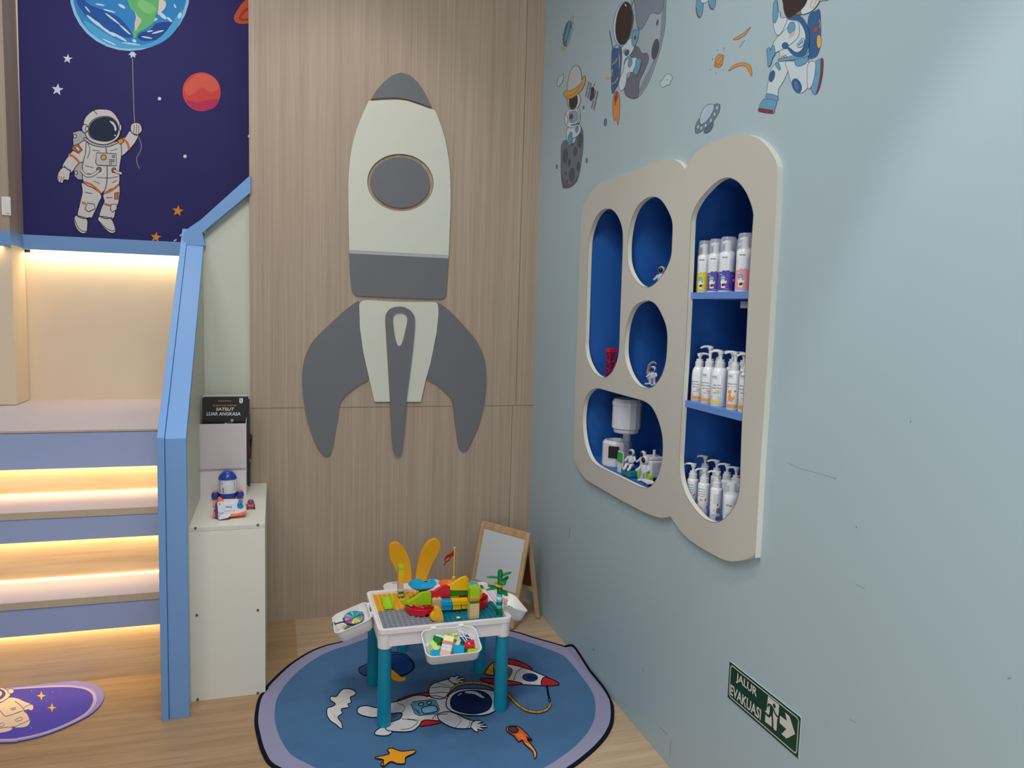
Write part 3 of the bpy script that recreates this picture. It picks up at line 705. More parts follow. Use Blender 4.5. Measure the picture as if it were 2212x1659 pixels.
RP('skirt', [[(259, 1010), (263, 998), (275, 990), (300, 988), (400, 995), (480, 996), (560, 996), (575, 998), (583, 1005), (586, 1020), (586, 1050), (575, 1150), (555, 1240), (530, 1330), (513, 1407), (322, 1407), (300, 1310), (275, 1200), (262, 1100)]], OFFWHITE)
RP('side_fin', [soft([(259, 991), (258, 1020), (262, 1100), (272, 1190), (286, 1265), (297, 1312), (270, 1330), (220, 1365), (190, 1395), (178, 1420), (172, 1460), (160, 1530), (150, 1590), (140, 1620), (125, 1630), (108, 1622), (85, 1590), (60, 1530), (38, 1450), (25, 1350), (28, 1260), (45, 1200), (75, 1150), (130, 1095), (190, 1040), (230, 1008)], 2)], GREY)
RP('side_fin', [soft([(583, 1001), (588, 1040), (580, 1110), (565, 1190), (548, 1270), (539, 1315), (570, 1330), (610, 1365), (635, 1390), (645, 1415), (652, 1480), (662, 1550), (668, 1590), (678, 1607), (690, 1610), (705, 1600), (730, 1550), (755, 1490), (775, 1400), (782, 1310), (775, 1230), (745, 1160), (700, 1105), (650, 1050), (610, 1015)], 2)], GREY)
RP('center_fin', [soft([(366, 1065), (372, 1040), (385, 1025), (405, 1017), (430, 1015), (455, 1022), (475, 1038), (487, 1065), (485, 1120), (477, 1200), (465, 1300), (450, 1420), (440, 1530), (432, 1600), (425, 1620), (414, 1624), (402, 1615), (396, 1590), (390, 1500), (385, 1400), (378, 1280), (370, 1150)]),
                  soft([(396, 1065), (400, 1048), (412, 1040), (430, 1039), (447, 1044), (456, 1060), (456, 1080), (445, 1130), (435, 1165), (425, 1177), (415, 1172), (405, 1140), (398, 1090)])], GREY, 0.0122, 0.024)

# ------------------------------------------------------------------ display shelf let into the right wall
ds = thing('display_shelf', 'white double-arched wall display shelf with five blue niches', 'wall shelf', (0, -1.33, 0.85))
DB = Vector((0, -1.33, 0.85))
fy = lambda pts: [(U(a, b, 0, -0.018).y, U(a, b, 0, -0.018).z) for a, b in pts]
seg1 = [(1446.8, 1114), (1440, 1117), (1425, 1118), (1400, 1110), (1350, 1085), (1305, 1059), (1270.7, 1039), (1256.6, 1023.7), (1245.7, 1005), (1240.5, 989), (1239.8, 970), (1241, 900), (1242.8, 835), (1249, 650), (1254, 490), (1256, 465), (1259.5, 447), (1266, 431), (1276, 416), (1288, 402), (1303, 391), (1345, 376), (1415.5, 350), (1430, 345), (1444, 343), (1459, 345.7), (1470, 353), (1479.7, 365)]
seg2 = [(1479.7, 365), (1487, 350), (1497, 336), (1511, 323), (1527, 313), (1550, 303), (1577.7, 293.7), (1593.5, 290), (1612.5, 290.5), (1634.7, 297.5), (1650, 309), (1662, 323), (1672.7, 340), (1678, 356), (1679.3, 372), (1675, 480), (1665, 650), (1655, 820), (1643, 1000), (1632.5, 1190), (1630, 1195), (1623, 1201), (1607.8, 1208.6), (1584.6, 1212.4), (1565.4, 1209.5), (1548, 1201.8), (1517, 1184.5), (1488.2, 1165.2), (1468.9, 1145.9), (1457.4, 1129.5), (1446.8, 1114)]
outl = fy(spline(seg1, False, 3)[:-1] + spline(seg2, False, 3)[:-1])
def sm(p): return fy(spline(p, True, 3))
H = [sm([(1313.6, 450.6), (1299.5, 455), (1287, 470), (1277.6, 494), (1272.3, 518), (1270.5, 545), (1268, 620), (1265, 721.6), (1264.3, 746.7), (1268, 771.7), (1276, 792), (1287, 807.8), (1302.7, 816.2), (1315.2, 811), (1326, 796.8), (1334, 775), (1337.5, 750), (1340, 680), (1343, 600), (1345.6, 520), (1343.2, 489.8), (1335, 467.8), (1324.6, 454.7)]),
     sm([(1412.3, 425), (1402, 426), (1393.7, 430), (1381.8, 439.9), (1372.5, 453), (1364.6, 473), (1359.3, 496.9), (1356, 523.4), (1355.6, 552.5), (1357.3, 569.8), (1362.6, 587), (1371.2, 602.9), (1380.5, 613.5), (1391, 619.8), (1400.4, 620.7), (1411, 615.5), (1421.6, 605.6), (1434.8, 588.3), (1445.4, 567), (1450.7, 547.2), (1451.8, 525), (1453, 495), (1452, 478.3), (1447.4, 463.7), (1438.8, 446.5), (1429.5, 433.3), (1420.2, 426.6)]),
     sm([(1396.6, 649.5), (1377.8, 655.8), (1365.3, 669.9), (1356, 693.4), (1351.2, 718.5), (1348.9, 749.8), (1350, 771.7), (1356.5, 796.8), (1365.3, 815.6), (1377.8, 831.3), (1390.4, 838), (1401.3, 838.6), (1412.3, 833.8), (1424.8, 818.7), (1433.5, 799.9), (1439.5, 772), (1441.8, 730), (1439, 704.4), (1431, 682.4), (1420, 662), (1409, 652)]),
     sm([(1288, 839), (1277, 843.5), (1267.6, 854.5), (1262, 870), (1259.3, 892), (1258.7, 914), (1260.6, 939), (1266, 965.7), (1275.4, 989.2), (1286.4, 1002.5), (1303, 1012.5), (1324, 1022.9), (1371, 1046.4), (1386.7, 1052.7), (1397.7, 1053.5), (1407, 1049.5), (1418, 1034.7), (1425.9, 1014.3), (1430.6, 989.2), (1432, 961), (1429.8, 936), (1422.7, 909.3), (1413.3, 887.4), (1402.4, 873.3), (1386.7, 864.7), (1355.3, 856), (1324, 847.4), (1300, 840.5)]),
     sm([(1572.6, 383.6), (1558.2, 387), (1543.7, 396.2), (1526.8, 413), (1512.4, 430), (1500.3, 450.4), (1494.3, 468.5), (1492, 495), (1488, 600), (1481, 750), (1474, 870), (1469.5, 956), (1467.6, 992.6), (1468.9, 1019.6), (1472.8, 1042.7), (1481.5, 1067.8), (1494, 1089), (1505.6, 1104.4), (1519, 1118), (1532.6, 1125.6), (1546, 1128.2), (1557.6, 1124.7), (1571, 1114), (1584.6, 1096.7), (1593.3, 1077.4), (1597.8, 1052.4), (1599.5, 1010), (1603, 911.6), (1611, 760), (1618.5, 601), (1626.5, 480), (1627, 460), (1622, 439.6), (1611.2, 414.3), (1598, 396.2), (1584.7, 387)])]
bm = prism([outl] + H, lambda a, b, d: Vector((-d, a, b)) - DB, 0.018, 0.0)
mesh_obj('front_panel', bm, None, ds, mats=[PANEL, PANELEDGE])
# thin gap line around the panel face edge
for lp in H:
    bm = bmesh.new(); rv_ = [[bm.verts.new(Vector((-0.0184, a, b)) - DB) for a, b in q] for q in ribbon(lp, 0.0016, True)]
    for q in rv_: bm.faces.new(q)
    bmesh.ops.remove_doubles(bm, verts=bm.verts, dist=1e-5)
    mesh_obj('edge_line', bm, mat((120, 116, 106), 0.8, 0.1, 'edge_line'), ds)
NB = [(-1.084, -0.725, 1.312, 2.029), (-1.480, -1.100, 1.684, 2.026), (-1.480, -1.100, 1.312, 1.650), (-1.488, -0.725, 0.944, 1.280), (-1.955, -1.540, 0.931, 2.026)]
for y0, y1, z0, z1 in NB:
    bm = bmesh.new(); D = 0.27
    vv = [bm.verts.new(Vector(p) - DB) for p in ((0.0, y0, z0), (0.0, y1, z0), (0.0, y1, z1), (0.0, y0, z1), (D, y0, z0), (D, y1, z0), (D, y1, z1), (D, y0, z1))]
    for q in ((0, 1, 5, 4), (1, 2, 6, 5), (2, 3, 7, 6), (3, 0, 4, 7), (4, 5, 6, 7)): bm.faces.new([vv[i] for i in q])
    mesh_obj('niche', bm, NICHE, ds)
SHB = mat((96, 134, 200), 0.4, 0.35, 'blue_shelf_board', 0.02, 8)
for z in (1.669, 1.307):
    mesh_obj('shelf_board', bx(-0.008, 0.27, -1.955 + 1.33, -1.54 + 1.33, z - 0.021 - 0.85, z - 0.85), SHB, ds)
pt = U(1608, 657, 0, 0.02)
mesh_obj('label_holder', bx(0.018, 0.020, pt.y + 1.33 - 0.03, pt.y + 1.33 + 0.018, pt.z - 0.012 - 0.85, pt.z + 0.0085 - 0.85), mat((150, 160, 185), 0.2, 0.5, 'clear_label_holder'), ds)

# ---- bottles
BW = mat((226, 230, 236), 0.22, 0.5, 'bottle_white', 0.01); CLEAR = mat((225, 232, 240), 0.08, 0.6, 'clear_cap'); CLEAR.node_tree.nodes['Principled BSDF'].inputs['Alpha'].default_value = 0.30
PUMP = mat((214, 216, 218), 0.35, 0.4, 'pump_white', 0.01)
def pump_bottle(label, x, y, z, r, hb, sh_, neck, ext, noz, lab, th=radians(222), cat='bottle', group='white pump bottles in the niche'):
    t = thing('pump_bottle', label, cat, (x, y, z), 0, group)
    pr = [(0, 0), (r * 0.9, 0), (r, 0.004), (r, hb)]
    for i in range(1, 7):
        a = pi / 2 * i / 6; pr.append((neck + 0.001 + (r - neck - 0.001) * cos(a), hb + sh_ * sin(a)))
    zt = hb + sh_; pr += [(0, zt)]
    body = mesh_obj('body', lathe(pr, 28), BW, t, True)
    A = Art(None, 0.00004, None, 0.4, 0.3, post=wrap(r + 0.0003, th))
    lab(A, r, hb)
    A.build('label_print', body)
    mesh_obj('collar', lathe([(0, zt), (neck + 0.002, zt), (neck + 0.002, zt + 0.017), (neck - 0.001, zt + 0.0185), (neck - 0.001, zt + 0.026), (0, zt + 0.026)], 20), PUMP, t, True)
    zz = zt + 0.026
    bm = lathe([(0, zz), (0.0052, zz), (0.0045, zz + 0.004), (0.0065, zz + ext), (0.0085, zz + ext + 0.001), (0.0095, zz + ext + 0.011), (0, zz + ext + 0.012)], 16)
    zn = zz + ext + 0.008; c, s = cos(noz), sin(noz)
    tube(bm, [(0, 0, zn), (0.012 * c, 0.012 * s, zn + 0.002), (0.024 * c, 0.024 * s, zn + 0.001), (0.033 * c, 0.033 * s, zn - 0.004)], [0.0045, 0.004, 0.0034, 0.003], 8)
    mesh_obj('pump_head', bm, PUMP, t, True)
    return t
INK = (64, 70, 96)
def tester(A, r, z): A.poly((205, 210, 216), rrect(-r * 0.95, z - 0.006, r * 0.0, z + 0.006, 0.001)); A.text((50, 55, 70), 'TESTER', (-r * 0.8, z - 0.0015), (r * 0.68, 0), (0, 0.0036))
def lab_care(A, r, hb, second='Natural Soothing', c=(226, 152, 58), tst=True):
    if tst: tester(A, r, hb + 0.004)
    A.text(INK, 'Baby & Kids', (-r * 0.85, hb * 0.74), (r * 1.1, 0), (0, 0.0052))
    A.text(INK, second, (-r * 0.95, hb * 0.64), (r * 1.35, 0), (0, 0.005))
    A.text(INK, 'Body Care', (-r * 0.6, hb * 0.54), (r * 0.9, 0), (0, 0.0052))
    A.poly(c, rrect(r * 0.0, hb * 0.45, r * 0.5, hb * 0.50, 0.002))
    A.line((110, 116, 130), [(-r * 0.5, hb * 0.41), (r * 0.5, hb * 0.41)], 0.0005, False); A.line((110, 116, 130), [(-r * 0.5, hb * 0.39), (r * 0.4, hb * 0.39)], 0.0005, False)
    A.ell((240, 200, 140), -r * 0.85, hb * 0.31, 0.003, 0.007, 0, INK, 0.0005); A.ell(INK, -r * 0.4, hb * 0.27, 0.0012, 0.0012)
    A.smooth(c, [(-r * 1.3, hb * 0.20), (-r * 0.2, hb * 0.21), (r * 0.85, hb * 0.19), (r * 0.7, hb * 0.12), (-r * 0.2, hb * 0.10), (-r * 1.25, hb * 0.12)])
    A.line((110, 116, 130), [(-r * 0.5, hb * 0.06), (r * 0.6, hb * 0.055)], 0.0006, False)
def lab_wash(A, r, hb):
    tester(A, r, hb + 0.002)
    A.text(INK, 'Baby Kids', (-r * 0.5, hb * 0.72), (r * 0.95, 0), (0, 0.005)); A.text(INK, '& Baby Wash', (-r * 0.8, hb * 0.62), (r * 1.35, 0), (0, 0.005))
    A.poly((232, 190, 80), rrect(-r * 0.2, hb * 0.53, r * 0.4, hb * 0.58, 0.002))
    for k in range(3): A.line((110, 116, 130), [(-r * 0.5, hb * (0.50 - 0.02 * k)), (r * (0.5 - 0.15 * k), hb * (0.50 - 0.02 * k))], 0.0005, False)
    A.ell((232, 190, 90), -r * 0.65, hb * 0.33, 0.0022, 0.008); A.ell((244, 222, 160), -r * 0.3, hb * 0.29, 0.004, 0.004); A.ell((225, 190, 70), r * 0.35, hb * 0.27, 0.004, 0.0025)
    A.line(INK, [(-r * 0.9, hb * 0.35), (-r * 0.95, hb * 0.28)], 0.0008, False); A.ell(INK, r * 0.2, hb * 0.34, 0.001, 0.001)
    A.smooth((222, 196, 76), [(-r * 1.3, hb * 0.21), (-r * 0.2, hb * 0.2), (r * 0.6, hb * 0.19), (r * 0.5, hb * 0.11), (-r * 0.2, hb * 0.10), (-r * 1.25, hb * 0.13)])
def lab_fox(A, r, hb):
    tester(A, r, hb * 0.93)
    A.text(INK, 'Calming Lotion', (-r * 0.9, hb * 0.70), (r * 1.5, 0), (0, 0.0048))
    A.poly((226, 152, 58), rrect(-r * 0.9, hb * 0.63, -r * 0.5, hb * 0.67, 0.002)); A.line((110, 116, 130), [(-r * 0.4, hb * 0.655), (r * 0.6, hb * 0.655)], 0.0006, False)
    c = (226, 150, 60)
    A.poly(c, [(-r * 0.75, hb * 0.57), (-r * 0.6, hb * 0.54), (-r * 0.3, hb * 0.54), (-r * 0.1, hb * 0.57), (-r * 0.15, hb * 0.47), (-r * 0.42, hb * 0.43), (-r * 0.7, hb * 0.47)])
    A.smooth(c, [(-r * 0.55, hb * 0.42), (-r * 0.2, hb * 0.42), (r * 0.1, hb * 0.35), (r * 0.35, hb * 0.42), (r * 0.3, hb * 0.30), (-r * 0.1, hb * 0.25), (-r * 0.6, hb * 0.28)])
    A.ell((214, 110, 40), r * 0.4, hb * 0.53, 0.0035, 0.0025, 30); A.ell(INK, -r * 0.55, hb * 0.24, 0.001, 0.002); A.ell(INK, 0, hb * 0.23, 0.001, 0.002)
    A.smooth((226, 152, 58), [(-r * 1.1, hb * 0.15), (0, hb * 0.16), (r * 0.8, hb * 0.14), (r * 0.7, hb * 0.08), (0, hb * 0.06), (-r * 1.1, hb * 0.08)])
def lab_leaf(A, r, hb):
    A.text(INK, 'Baby & Kids', (-r * 0.9, hb * 0.86), (r * 1.35, 0), (0, 0.0046)); A.text(INK, 'Calming Lotion', (-r * 0.95, hb * 0.78), (r * 1.45, 0), (0, 0.0046)); A.text(INK, 'Face & Body', (-r * 0.8, hb * 0.70), (r * 1.3, 0), (0, 0.0046))
    A.line((110, 116, 130), [(-r * 0.4, hb * 0.65), (r * 0.4, hb * 0.65)], 0.0014, False)
    for k, (a, b, g) in enumerate(((-0.7, 0.66, 20), (-0.25, 0.54, 40), (0.0, 0.53, -50), (-0.3, 0.30, 10), (0.05, 0.26, -20), (0.6, 0.55, 60))): A.ell((222, 152, 66) if k != 5 else (170, 120, 60), r * a, hb * b, 0.0045, 0.0024, g)
    A.ell((60, 60, 66), -r * 0.8, hb * 0.45, 0.002, 0.003); A.ell((120, 140, 190), r * 1.0, hb * 0.3, 0.003, 0.006)
def lab_back(A, r, hb):
    for k in range(9): A.line((130, 136, 160), [(-r * 0.25, hb * (0.88 - 0.035 * k)), (r * (0.9 - 0.1 * (k % 3)), hb * (0.88 - 0.035 * k))], 0.0007, False)
    for a, b in ((-1.0, 0.66), (-1.1, 0.48), (-0.95, 0.30), (-1.0, 0.18), (-0.1, 0.38)): A.ell((222, 152, 66), r * a, hb * b, 0.0032, 0.002, 35)
    A.ell((150, 110, 60), r * 0.5, hb * 0.56, 0.003, 0.003); A.poly((120, 116, 122), rrect(r * 0.35, hb * 0.30, r * 0.95, hb * 0.46, 0.001))
    A.line(INK, [(-r * 0.5, hb * 0.24), (r * 0.2, hb * 0.23)], 0.0008, False); A.poly((80, 104, 150), rrect(r * 0.3, hb * 0.08, r * 0.9, hb * 0.20, 0.001))
def lab_none(A, r, hb): A.line((110, 116, 130), [(-r * 0.5, hb * 0.6), (r * 0.5, hb * 0.6)], 0.001, False)
Z2 = 1.307; G2 = 'white pump bottles on the middle niche board'
FX = 0.030
def ypx(px, py, x): return U(px, py, 0, x).y
pump_bottle('round-shouldered pump bottle at the far left of the middle board, pump pressed down', FX, ypx(1509, 830, FX), Z2, 0.0235, 0.086, 0.030, 0.0125, 0.008, radians(-40), lambda A, r, h: lab_care(A, r, h, tst=False), group=G2)
pump_bottle('pump bottle with the tallest raised pump on the middle board', FX - 0.002, ypx(1532, 835, FX), Z2, 0.0245, 0.090, 0.031, 0.0130, 0.030, radians(165), lab_care, group=G2)
pump_bottle('pump bottle with yellow wash band, third on the middle board', FX - 0.004, ypx(1556, 840, FX), Z2, 0.0265, 0.092, 0.032, 0.0130, 0.016, radians(140), lab_wash, group=G2)
pump_bottle('slim straight pump bottle with orange fox on the middle board', FX - 0.004, ypx(1588, 845, FX), Z2, 0.0215, 0.112, 0.010, 0.0125, 0.020, radians(150), lab_fox, group=G2)
pump_bottle('bottle half hidden by the panel at the right end of the middle board', FX, ypx(1612, 850, FX), Z2, 0.0225, 0.105, 0.014, 0.0125, 0.020, radians(150), lambda A, r, h: lab_care(A, r, h), group=G2)
for i, (px, l) in enumerate(((1553, 'back-row pump bottle behind the tallest pump on the middle board'), (1582, 'back-row pump bottle behind the yellow-band wash bottle'), (1606, 'back-row pump bottle behind the fox bottle on the middle board'))):
    pump_bottle(l, 0.105, ypx(px, 800, 0.105), Z2, 0.0215, 0.112, 0.010, 0.0125, 0.014, radians(150), lab_none, group=G2)
Z3 = 0.931; G3 = 'white pump bottles on the niche floor'
for px, l, lb, hh, ex, nz in ((1496, 'leftmost slim pump bottle on the niche floor with dark leaf print', lab_leaf, 0.100, 0.014, 140), (1521, 'pump bottle with orange leaves, second on the niche floor', lab_leaf, 0.102, 0.010, 165), (1549, 'pump bottle showing its back label of small print on the niche floor', lab_back, 0.104, 0.014, 120)):
    pump_bottle(l, FX + 0.004, ypx(px, 1050, FX + 0.004), Z3, 0.0195, hh, 0.008, 0.0125, ex, radians(nz), lb, group=G3)
for px, l in ((1521, 'back-row pump bottle on the niche floor behind the orange leaf bottle'), (1547, 'shaded back-row pump bottle behind the back-label bottle'), (1570, 'shaded back-row pump bottle above the clear-capped floor bottle'), (1590, 'rightmost shaded pump bottle in the back row of the niche floor')):
    pump_bottle(l, 0.110, ypx(px, 1040, 0.110), Z3, 0.019, 0.112, 0.008, 0.0125, 0.016, radians(150), lab_none, group=G3)

def foam_bottle(label, x, y, z, r, k, col, group, lower=False):
    t = thing('foam_bottle', label, 'bottle', (x, y, z), 0, group)
    body = mesh_obj('body', lathe([(0, 0), (r * 0.93, 0), (r * 0.98, 0.003 * k), (r * 0.98, 0.096 * k), (r, 0.098 * k), (r, 0.119 * k), (r * 0.93, 0.124 * k), (0, 0.124 * k)], 28), BW, t, True)
    A = Art(None, 0.00004, None, 0.35, 0.3, post=wrap(r * 0.98 + 0.0003, radians(236)))
    if col:
        n = 44; ri = r * 0.98; h = 0.062 * k
        tops = [h + 0.004 * k * abs(sin(i * 0.75)) + 0.003 * k * sin(i * 0.37) for i in range(n + 1)]
        xs = [-pi * ri + 2 * pi * ri * i / n for i in range(n + 1)]
        mi = A.mi(col); lift = A.eps * A.k; A.k += 1
        for i in range(n):
            A.face([(xs[i], 0.006 * k), (xs[i + 1], 0.006 * k), (xs[i + 1], tops[i + 1]), (xs[i], tops[i])], mi, lift)
        dk = tuple(int(v * 0.75) for v in col)
        A.line(dk, list(zip(xs, tops)), 0.0008, False)
        A.ell((80, 170, 190), -r * 0.45, 0.045 * k, 0.0085, 0.008); A.line((225, 240, 245), [(-r * 0.62, 0.046 * k), (-r * 0.28, 0.046 * k)], 0.0012, False)
        A.smooth((232, 222, 200), [(-r * 0.75, 0.034 * k), (-r * 0.5, 0.040 * k), (-r * 0.1, 0.038 * k), (r * 0.05, 0.032 * k), (-r * 0.15, 0.024 * k), (-r * 0.1, 0.014 * k), (-r * 0.6, 0.014 * k), (-r * 0.62, 0.024 * k)])
        A.smooth((84, 52, 48), [(-r * 0.5, 0.026 * k), (-r * 0.15, 0.027 * k), (-r * 0.2, 0.020 * k), (-r * 0.5, 0.019 * k)])
        A.ell((84, 52, 48), -r * 0.55, 0.036 * k, 0.0012, 0.0012); A.ell((84, 52, 48), -r * 0.15, 0.036 * k, 0.0015, 0.0024)
        A.line((225, 200, 220), [(-r * 1.0, 0.056 * k), (-r * 0.55, 0.056 * k)], 0.002, False)
        A.line((225, 225, 240), [(r * 0.5, 0.052 * k), (r * 1.0, 0.052 * k)], 0.0008, False); A.poly((225, 225, 240), rrect(r * 0.75, 0.034 * k, r * 1.05, 0.042 * k, 0.0008)); A.line((225, 225, 240), [(-r * 0.2, 0.010 * k), (r * 0.4, 0.010 * k)], 0.0008, False)
    else:
        A.text(INK, 'Foaming', (-r * 0.7, 0.052 * k), (r * 0.9, 0), (0, 0.0048)); A.text(INK, 'for Baby', (-r * 0.65, 0.040 * k), (r * 0.8, 0), (0, 0.0048))
        for a in (-0.7, -0.4, -0.1): A.line((110, 116, 130), [(r * a, 0.018 * k), (r * (a + 0.12), 0.028 * k)], 0.0007, False)
    A.text((50, 55, 70), 'TESTER', (-r * 0.75, (0.106 if not lower else 0.086) * k), (r * 0.75, 0), (0, 0.0042 * k))
    A.build('label_print', body)
    bm = lathe([(0, 0.124 * k), (r * 0.8, 0.124 * k), (r * 0.72, 0.128 * k), (r * 0.42, 0.131 * k), (r * 0.40, 0.156 * k), (r * 0.36, 0.162 * k), (0, 0.163 * k)], 20)
    c, s = cos(radians(150)), sin(radians(150))
    tube(bm, [(0, 0, 0.155 * k), (0.35 * r * c, 0.35 * r * s, 0.157 * k), (0.68 * r * c, 0.68 * r * s, 0.153 * k)], [0.008 * k, 0.006 * k, 0.0045 * k], 8)
    mesh_obj('pump_head', bm, PUMP, t, True)
    mesh_obj('clear_cap', lathe([(r * 0.95, 0.1245 * k), (r * 0.93, 0.15 * k), (r * 0.9, 0.169 * k), (r * 0.80, 0.173 * k), (0, 0.1735 * k)], 28), CLEAR, t, True)
Z1 = 1.669; G1 = 'foam bottles on the top niche board'
X1 = 0.040
foam_bottle('yellow-labelled foam bottle at the left end of the top board', X1 + 0.004, ypx(1520, 575, X1), Z1, 0.0255, 1.0, (214, 200, 40), G1)
foam_bottle('narrowly seen purple foam bottle, second from left on the top board', X1 + 0.002, ypx(1545, 575, X1), Z1, 0.0255, 1.0, (98, 80, 160), G1)
foam_bottle('fully visible purple foam bottle, third on the top board', X1 - 0.006, ypx(1571.5, 575, X1 - 0.006), Z1, 0.0265, 1.0, (92, 70, 165), G1)
foam_bottle('pink-labelled foam bottle at the right of the top board', X1 - 0.008, ypx(1609, 575, X1 - 0.008), Z1, 0.0265, 1.02, (226, 150, 162), G1)
foam_bottle('back-row foam bottle between the purple and pink ones', 0.112, ypx(1604, 575, 0.112), Z1, 0.0255, 1.0, (98, 80, 160), G1)
foam_bottle('clear-capped white foam bottle at the right end of the niche floor', FX, ypx(1583, 1060, FX), Z3, 0.0265, 0.92, None, G3, True)

# ------------------------------------------------------------------ toys in the niches
TG = mat((196, 198, 206), 0.4, 0.4, 'toy_grey_white', 0.02); GRN = mat((30, 150, 60), 0.3, 0.4, 'toy_green', 0.05); LIME = mat((150, 200, 40), 0.3, 0.4, 'toy_lime', 0.05)
ZN = 0.944
lp = U(1333, 962, 0, 0.066); up_ = U(1354, 897, 0, 0.072)
ss = thing('toy_space_station', 'white toy space station with two round modules in the wide lower niche', 'toy', (lp.x, lp.y, ZN))
bm = lathe([(0, 0), (0.060, 0), (0.062, 0.004), (0.062, 0.098), (0.054, 0.108), (0.046, 0.110), (0.044, 0.100), (0.040, 0.070), (0, 0.068)], 12); mesh_obj('lower_module', bm, TG, ss)
dx, dy = up_.x - lp.x, up_.y - lp.y
zu = up_.z - ZN
mesh_obj('upper_module', lathe([(0, zu - 0.072), (0.050, zu - 0.072), (0.053, zu - 0.066), (0.053, zu - 0.056), (0.060, zu - 0.052), (0.060, zu + 0.042), (0.062, zu + 0.043), (0.062, zu + 0.056), (0.054, zu + 0.070), (0.03, zu + 0.074), (0, zu + 0.075)], 14, ctr=(dx, dy)), TG, ss)
mesh_obj('column', cyl(0.016, 0.0, zu - 0.066, 14, ctr=(dx + 0.024, dy + 0.040)), TG, ss)
bm = bmesh.new(); bmm = U(1325, 965, 0, lp.x - 0.062)
mesh_obj('doorway', bx(-0.0635, -0.058, -0.022, 0.022, 0.040, 0.090), BLK, ss).rotation_euler = (0, 0, radians(52))
def figure(name, label, base, h, rz, body=TG, visor=BLK, seated=False, arms=True):
    t = thing(name, label, 'toy figure', base, rz, 'toy astronauts in the niches'); k = h / 0.10
    bm = bmesh.new()
    for s in (-1, 1):
        if seated: tube(bm, [(s * 0.009 * k, 0, 0.022 * k), (s * 0.013 * k, -0.022 * k, 0.024 * k), (s * 0.013 * k, -0.036 * k, 0.006 * k)], [0.009 * k, 0.008 * k, 0.007 * k], 8); ball(bm, (s * 0.013 * k, -0.042 * k, 0.006 * k), 0.008 * k, 8)
        else: tube(bm, [(s * 0.008 * k, 0, 0.042 * k), (s * 0.011 * k, 0, 0.022 * k), (s * 0.014 * k, 0, 0.006 * k)], [0.010 * k, 0.009 * k, 0.008 * k], 8); ball(bm, (s * 0.017 * k, -0.006 * k, 0.006 * k), 0.009 * k, 8, 0.65, 1, 1.6)
        if arms: tube(bm, [(s * 0.014 * k, 0, 0.062 * k), (s * 0.024 * k, -0.004 * k, 0.050 * k), (s * 0.022 * k, -0.018 * k, 0.044 * k)], [0.007 * k, 0.006 * k, 0.005 * k], 8); ball(bm, (s * 0.022 * k, -0.021 * k, 0.044 * k), 0.006 * k, 8)
    tube(bm, [(0, 0, 0.034 * k), (0, 0, 0.05 * k), (0, 0, 0.068 * k)], [0.014 * k, 0.017 * k, 0.012 * k], 10)
    bo = mesh_obj('body', bm, body, t, True)
    bm = bmesh.new(); ball(bm, (0, 0, 0.084 * k), 0.0165 * k, 14); mesh_obj('helmet', bm, body, t, True)
    bm = bmesh.new(); ball(bm, (0, -0.0075 * k, 0.084 * k), 0.0125 * k, 12, 1, 1, 0.85); mesh_obj('visor', bm, visor, t, True)
    mesh_obj('backpack', bx(-0.011 * k, 0.011 * k, 0.012 * k, 0.022 * k, 0.042 * k, 0.068 * k), body, t, bevel=0.002 * k)
    return t
fp = U(1394, 1029, 2, ZN); fx = max(0.028, fp.x)
fp = U(1394, 1012, 0, 0.035)
figure('toy_astronaut', 'standing white toy astronaut at the front of the wide lower niche', (0.035, fp.y, ZN), 0.105, radians(-75))
q = U(1346, 972, 0, 0.006); 
sa = figure('toy_astronaut', 'seated toy astronaut on a teal cushion beside the green screen', (0.030, q.y - 0.03, ZN + 0.028), 0.082, radians(-60), seated=True)
cu = tag(mesh_obj('cushion', bx(0.004, 0.062, q.y - 0.070, q.y + 0.012, ZN, ZN + 0.028), mat((20, 110, 125), 0.5, 0.3, 'teal_toy'), bevel=0.006), 'dark teal toy cushion under the seated astronaut', 'toy')
gs = thing('toy_screen', 'small tilted green toy screen in front of the space station doorway', 'toy', (0.012, q.y + 0.034, ZN))
mesh_obj('screen', bx(-0.004, 0.0, -0.022, 0.022, 0.045, 0.085), GRN, gs, bevel=0.002); mesh_obj('frame', bx(0.0, 0.004, -0.025, 0.025, 0.0, 0.088), TG, gs, bevel=0.001)
# rover
q = U(1409, 985, 0, 0.06)
rv = thing('toy_rover', 'grey toy moon rover with smiling face and green wheels in the wide lower niche', 'toy vehicle', (0.075, q.y + 0.012, ZN), radians(-90))
mesh_obj('body', bx(-0.040, 0.045, -0.035, 0.035, 0.022, 0.088), TG, rv, bevel=0.006); mesh_obj('cab', bx(-0.040, 0.030, -0.030, 0.030, 0.088, 0.100), TG, rv, bevel=0.004)
A = Art(lambda a, b, d: Vector((a, -0.0352 - d, b)), 0.0002)
mesh_obj('lamp_mast', cyl(0.006, 0.098, 0.125, 10), TG, rv)
for sx in (-1, 1):
    for sy in (-1, 1):
        bm = cyl(0.021, -0.008, 0.008, 16); bmesh.ops.transform(bm, matrix=Matrix.Translation((sx * 0.030, sy * 0.036, 0.021)) @ Matrix.Rotation(pi / 2, 4, 'X'), verts=bm.verts)
        mesh_obj('wheel', bm, LIME, rv, True)
A = Art(lambda a, b, d: Vector((-0.0402 - d, a, b)), 0.0003)   # face looks toward the niche opening's left
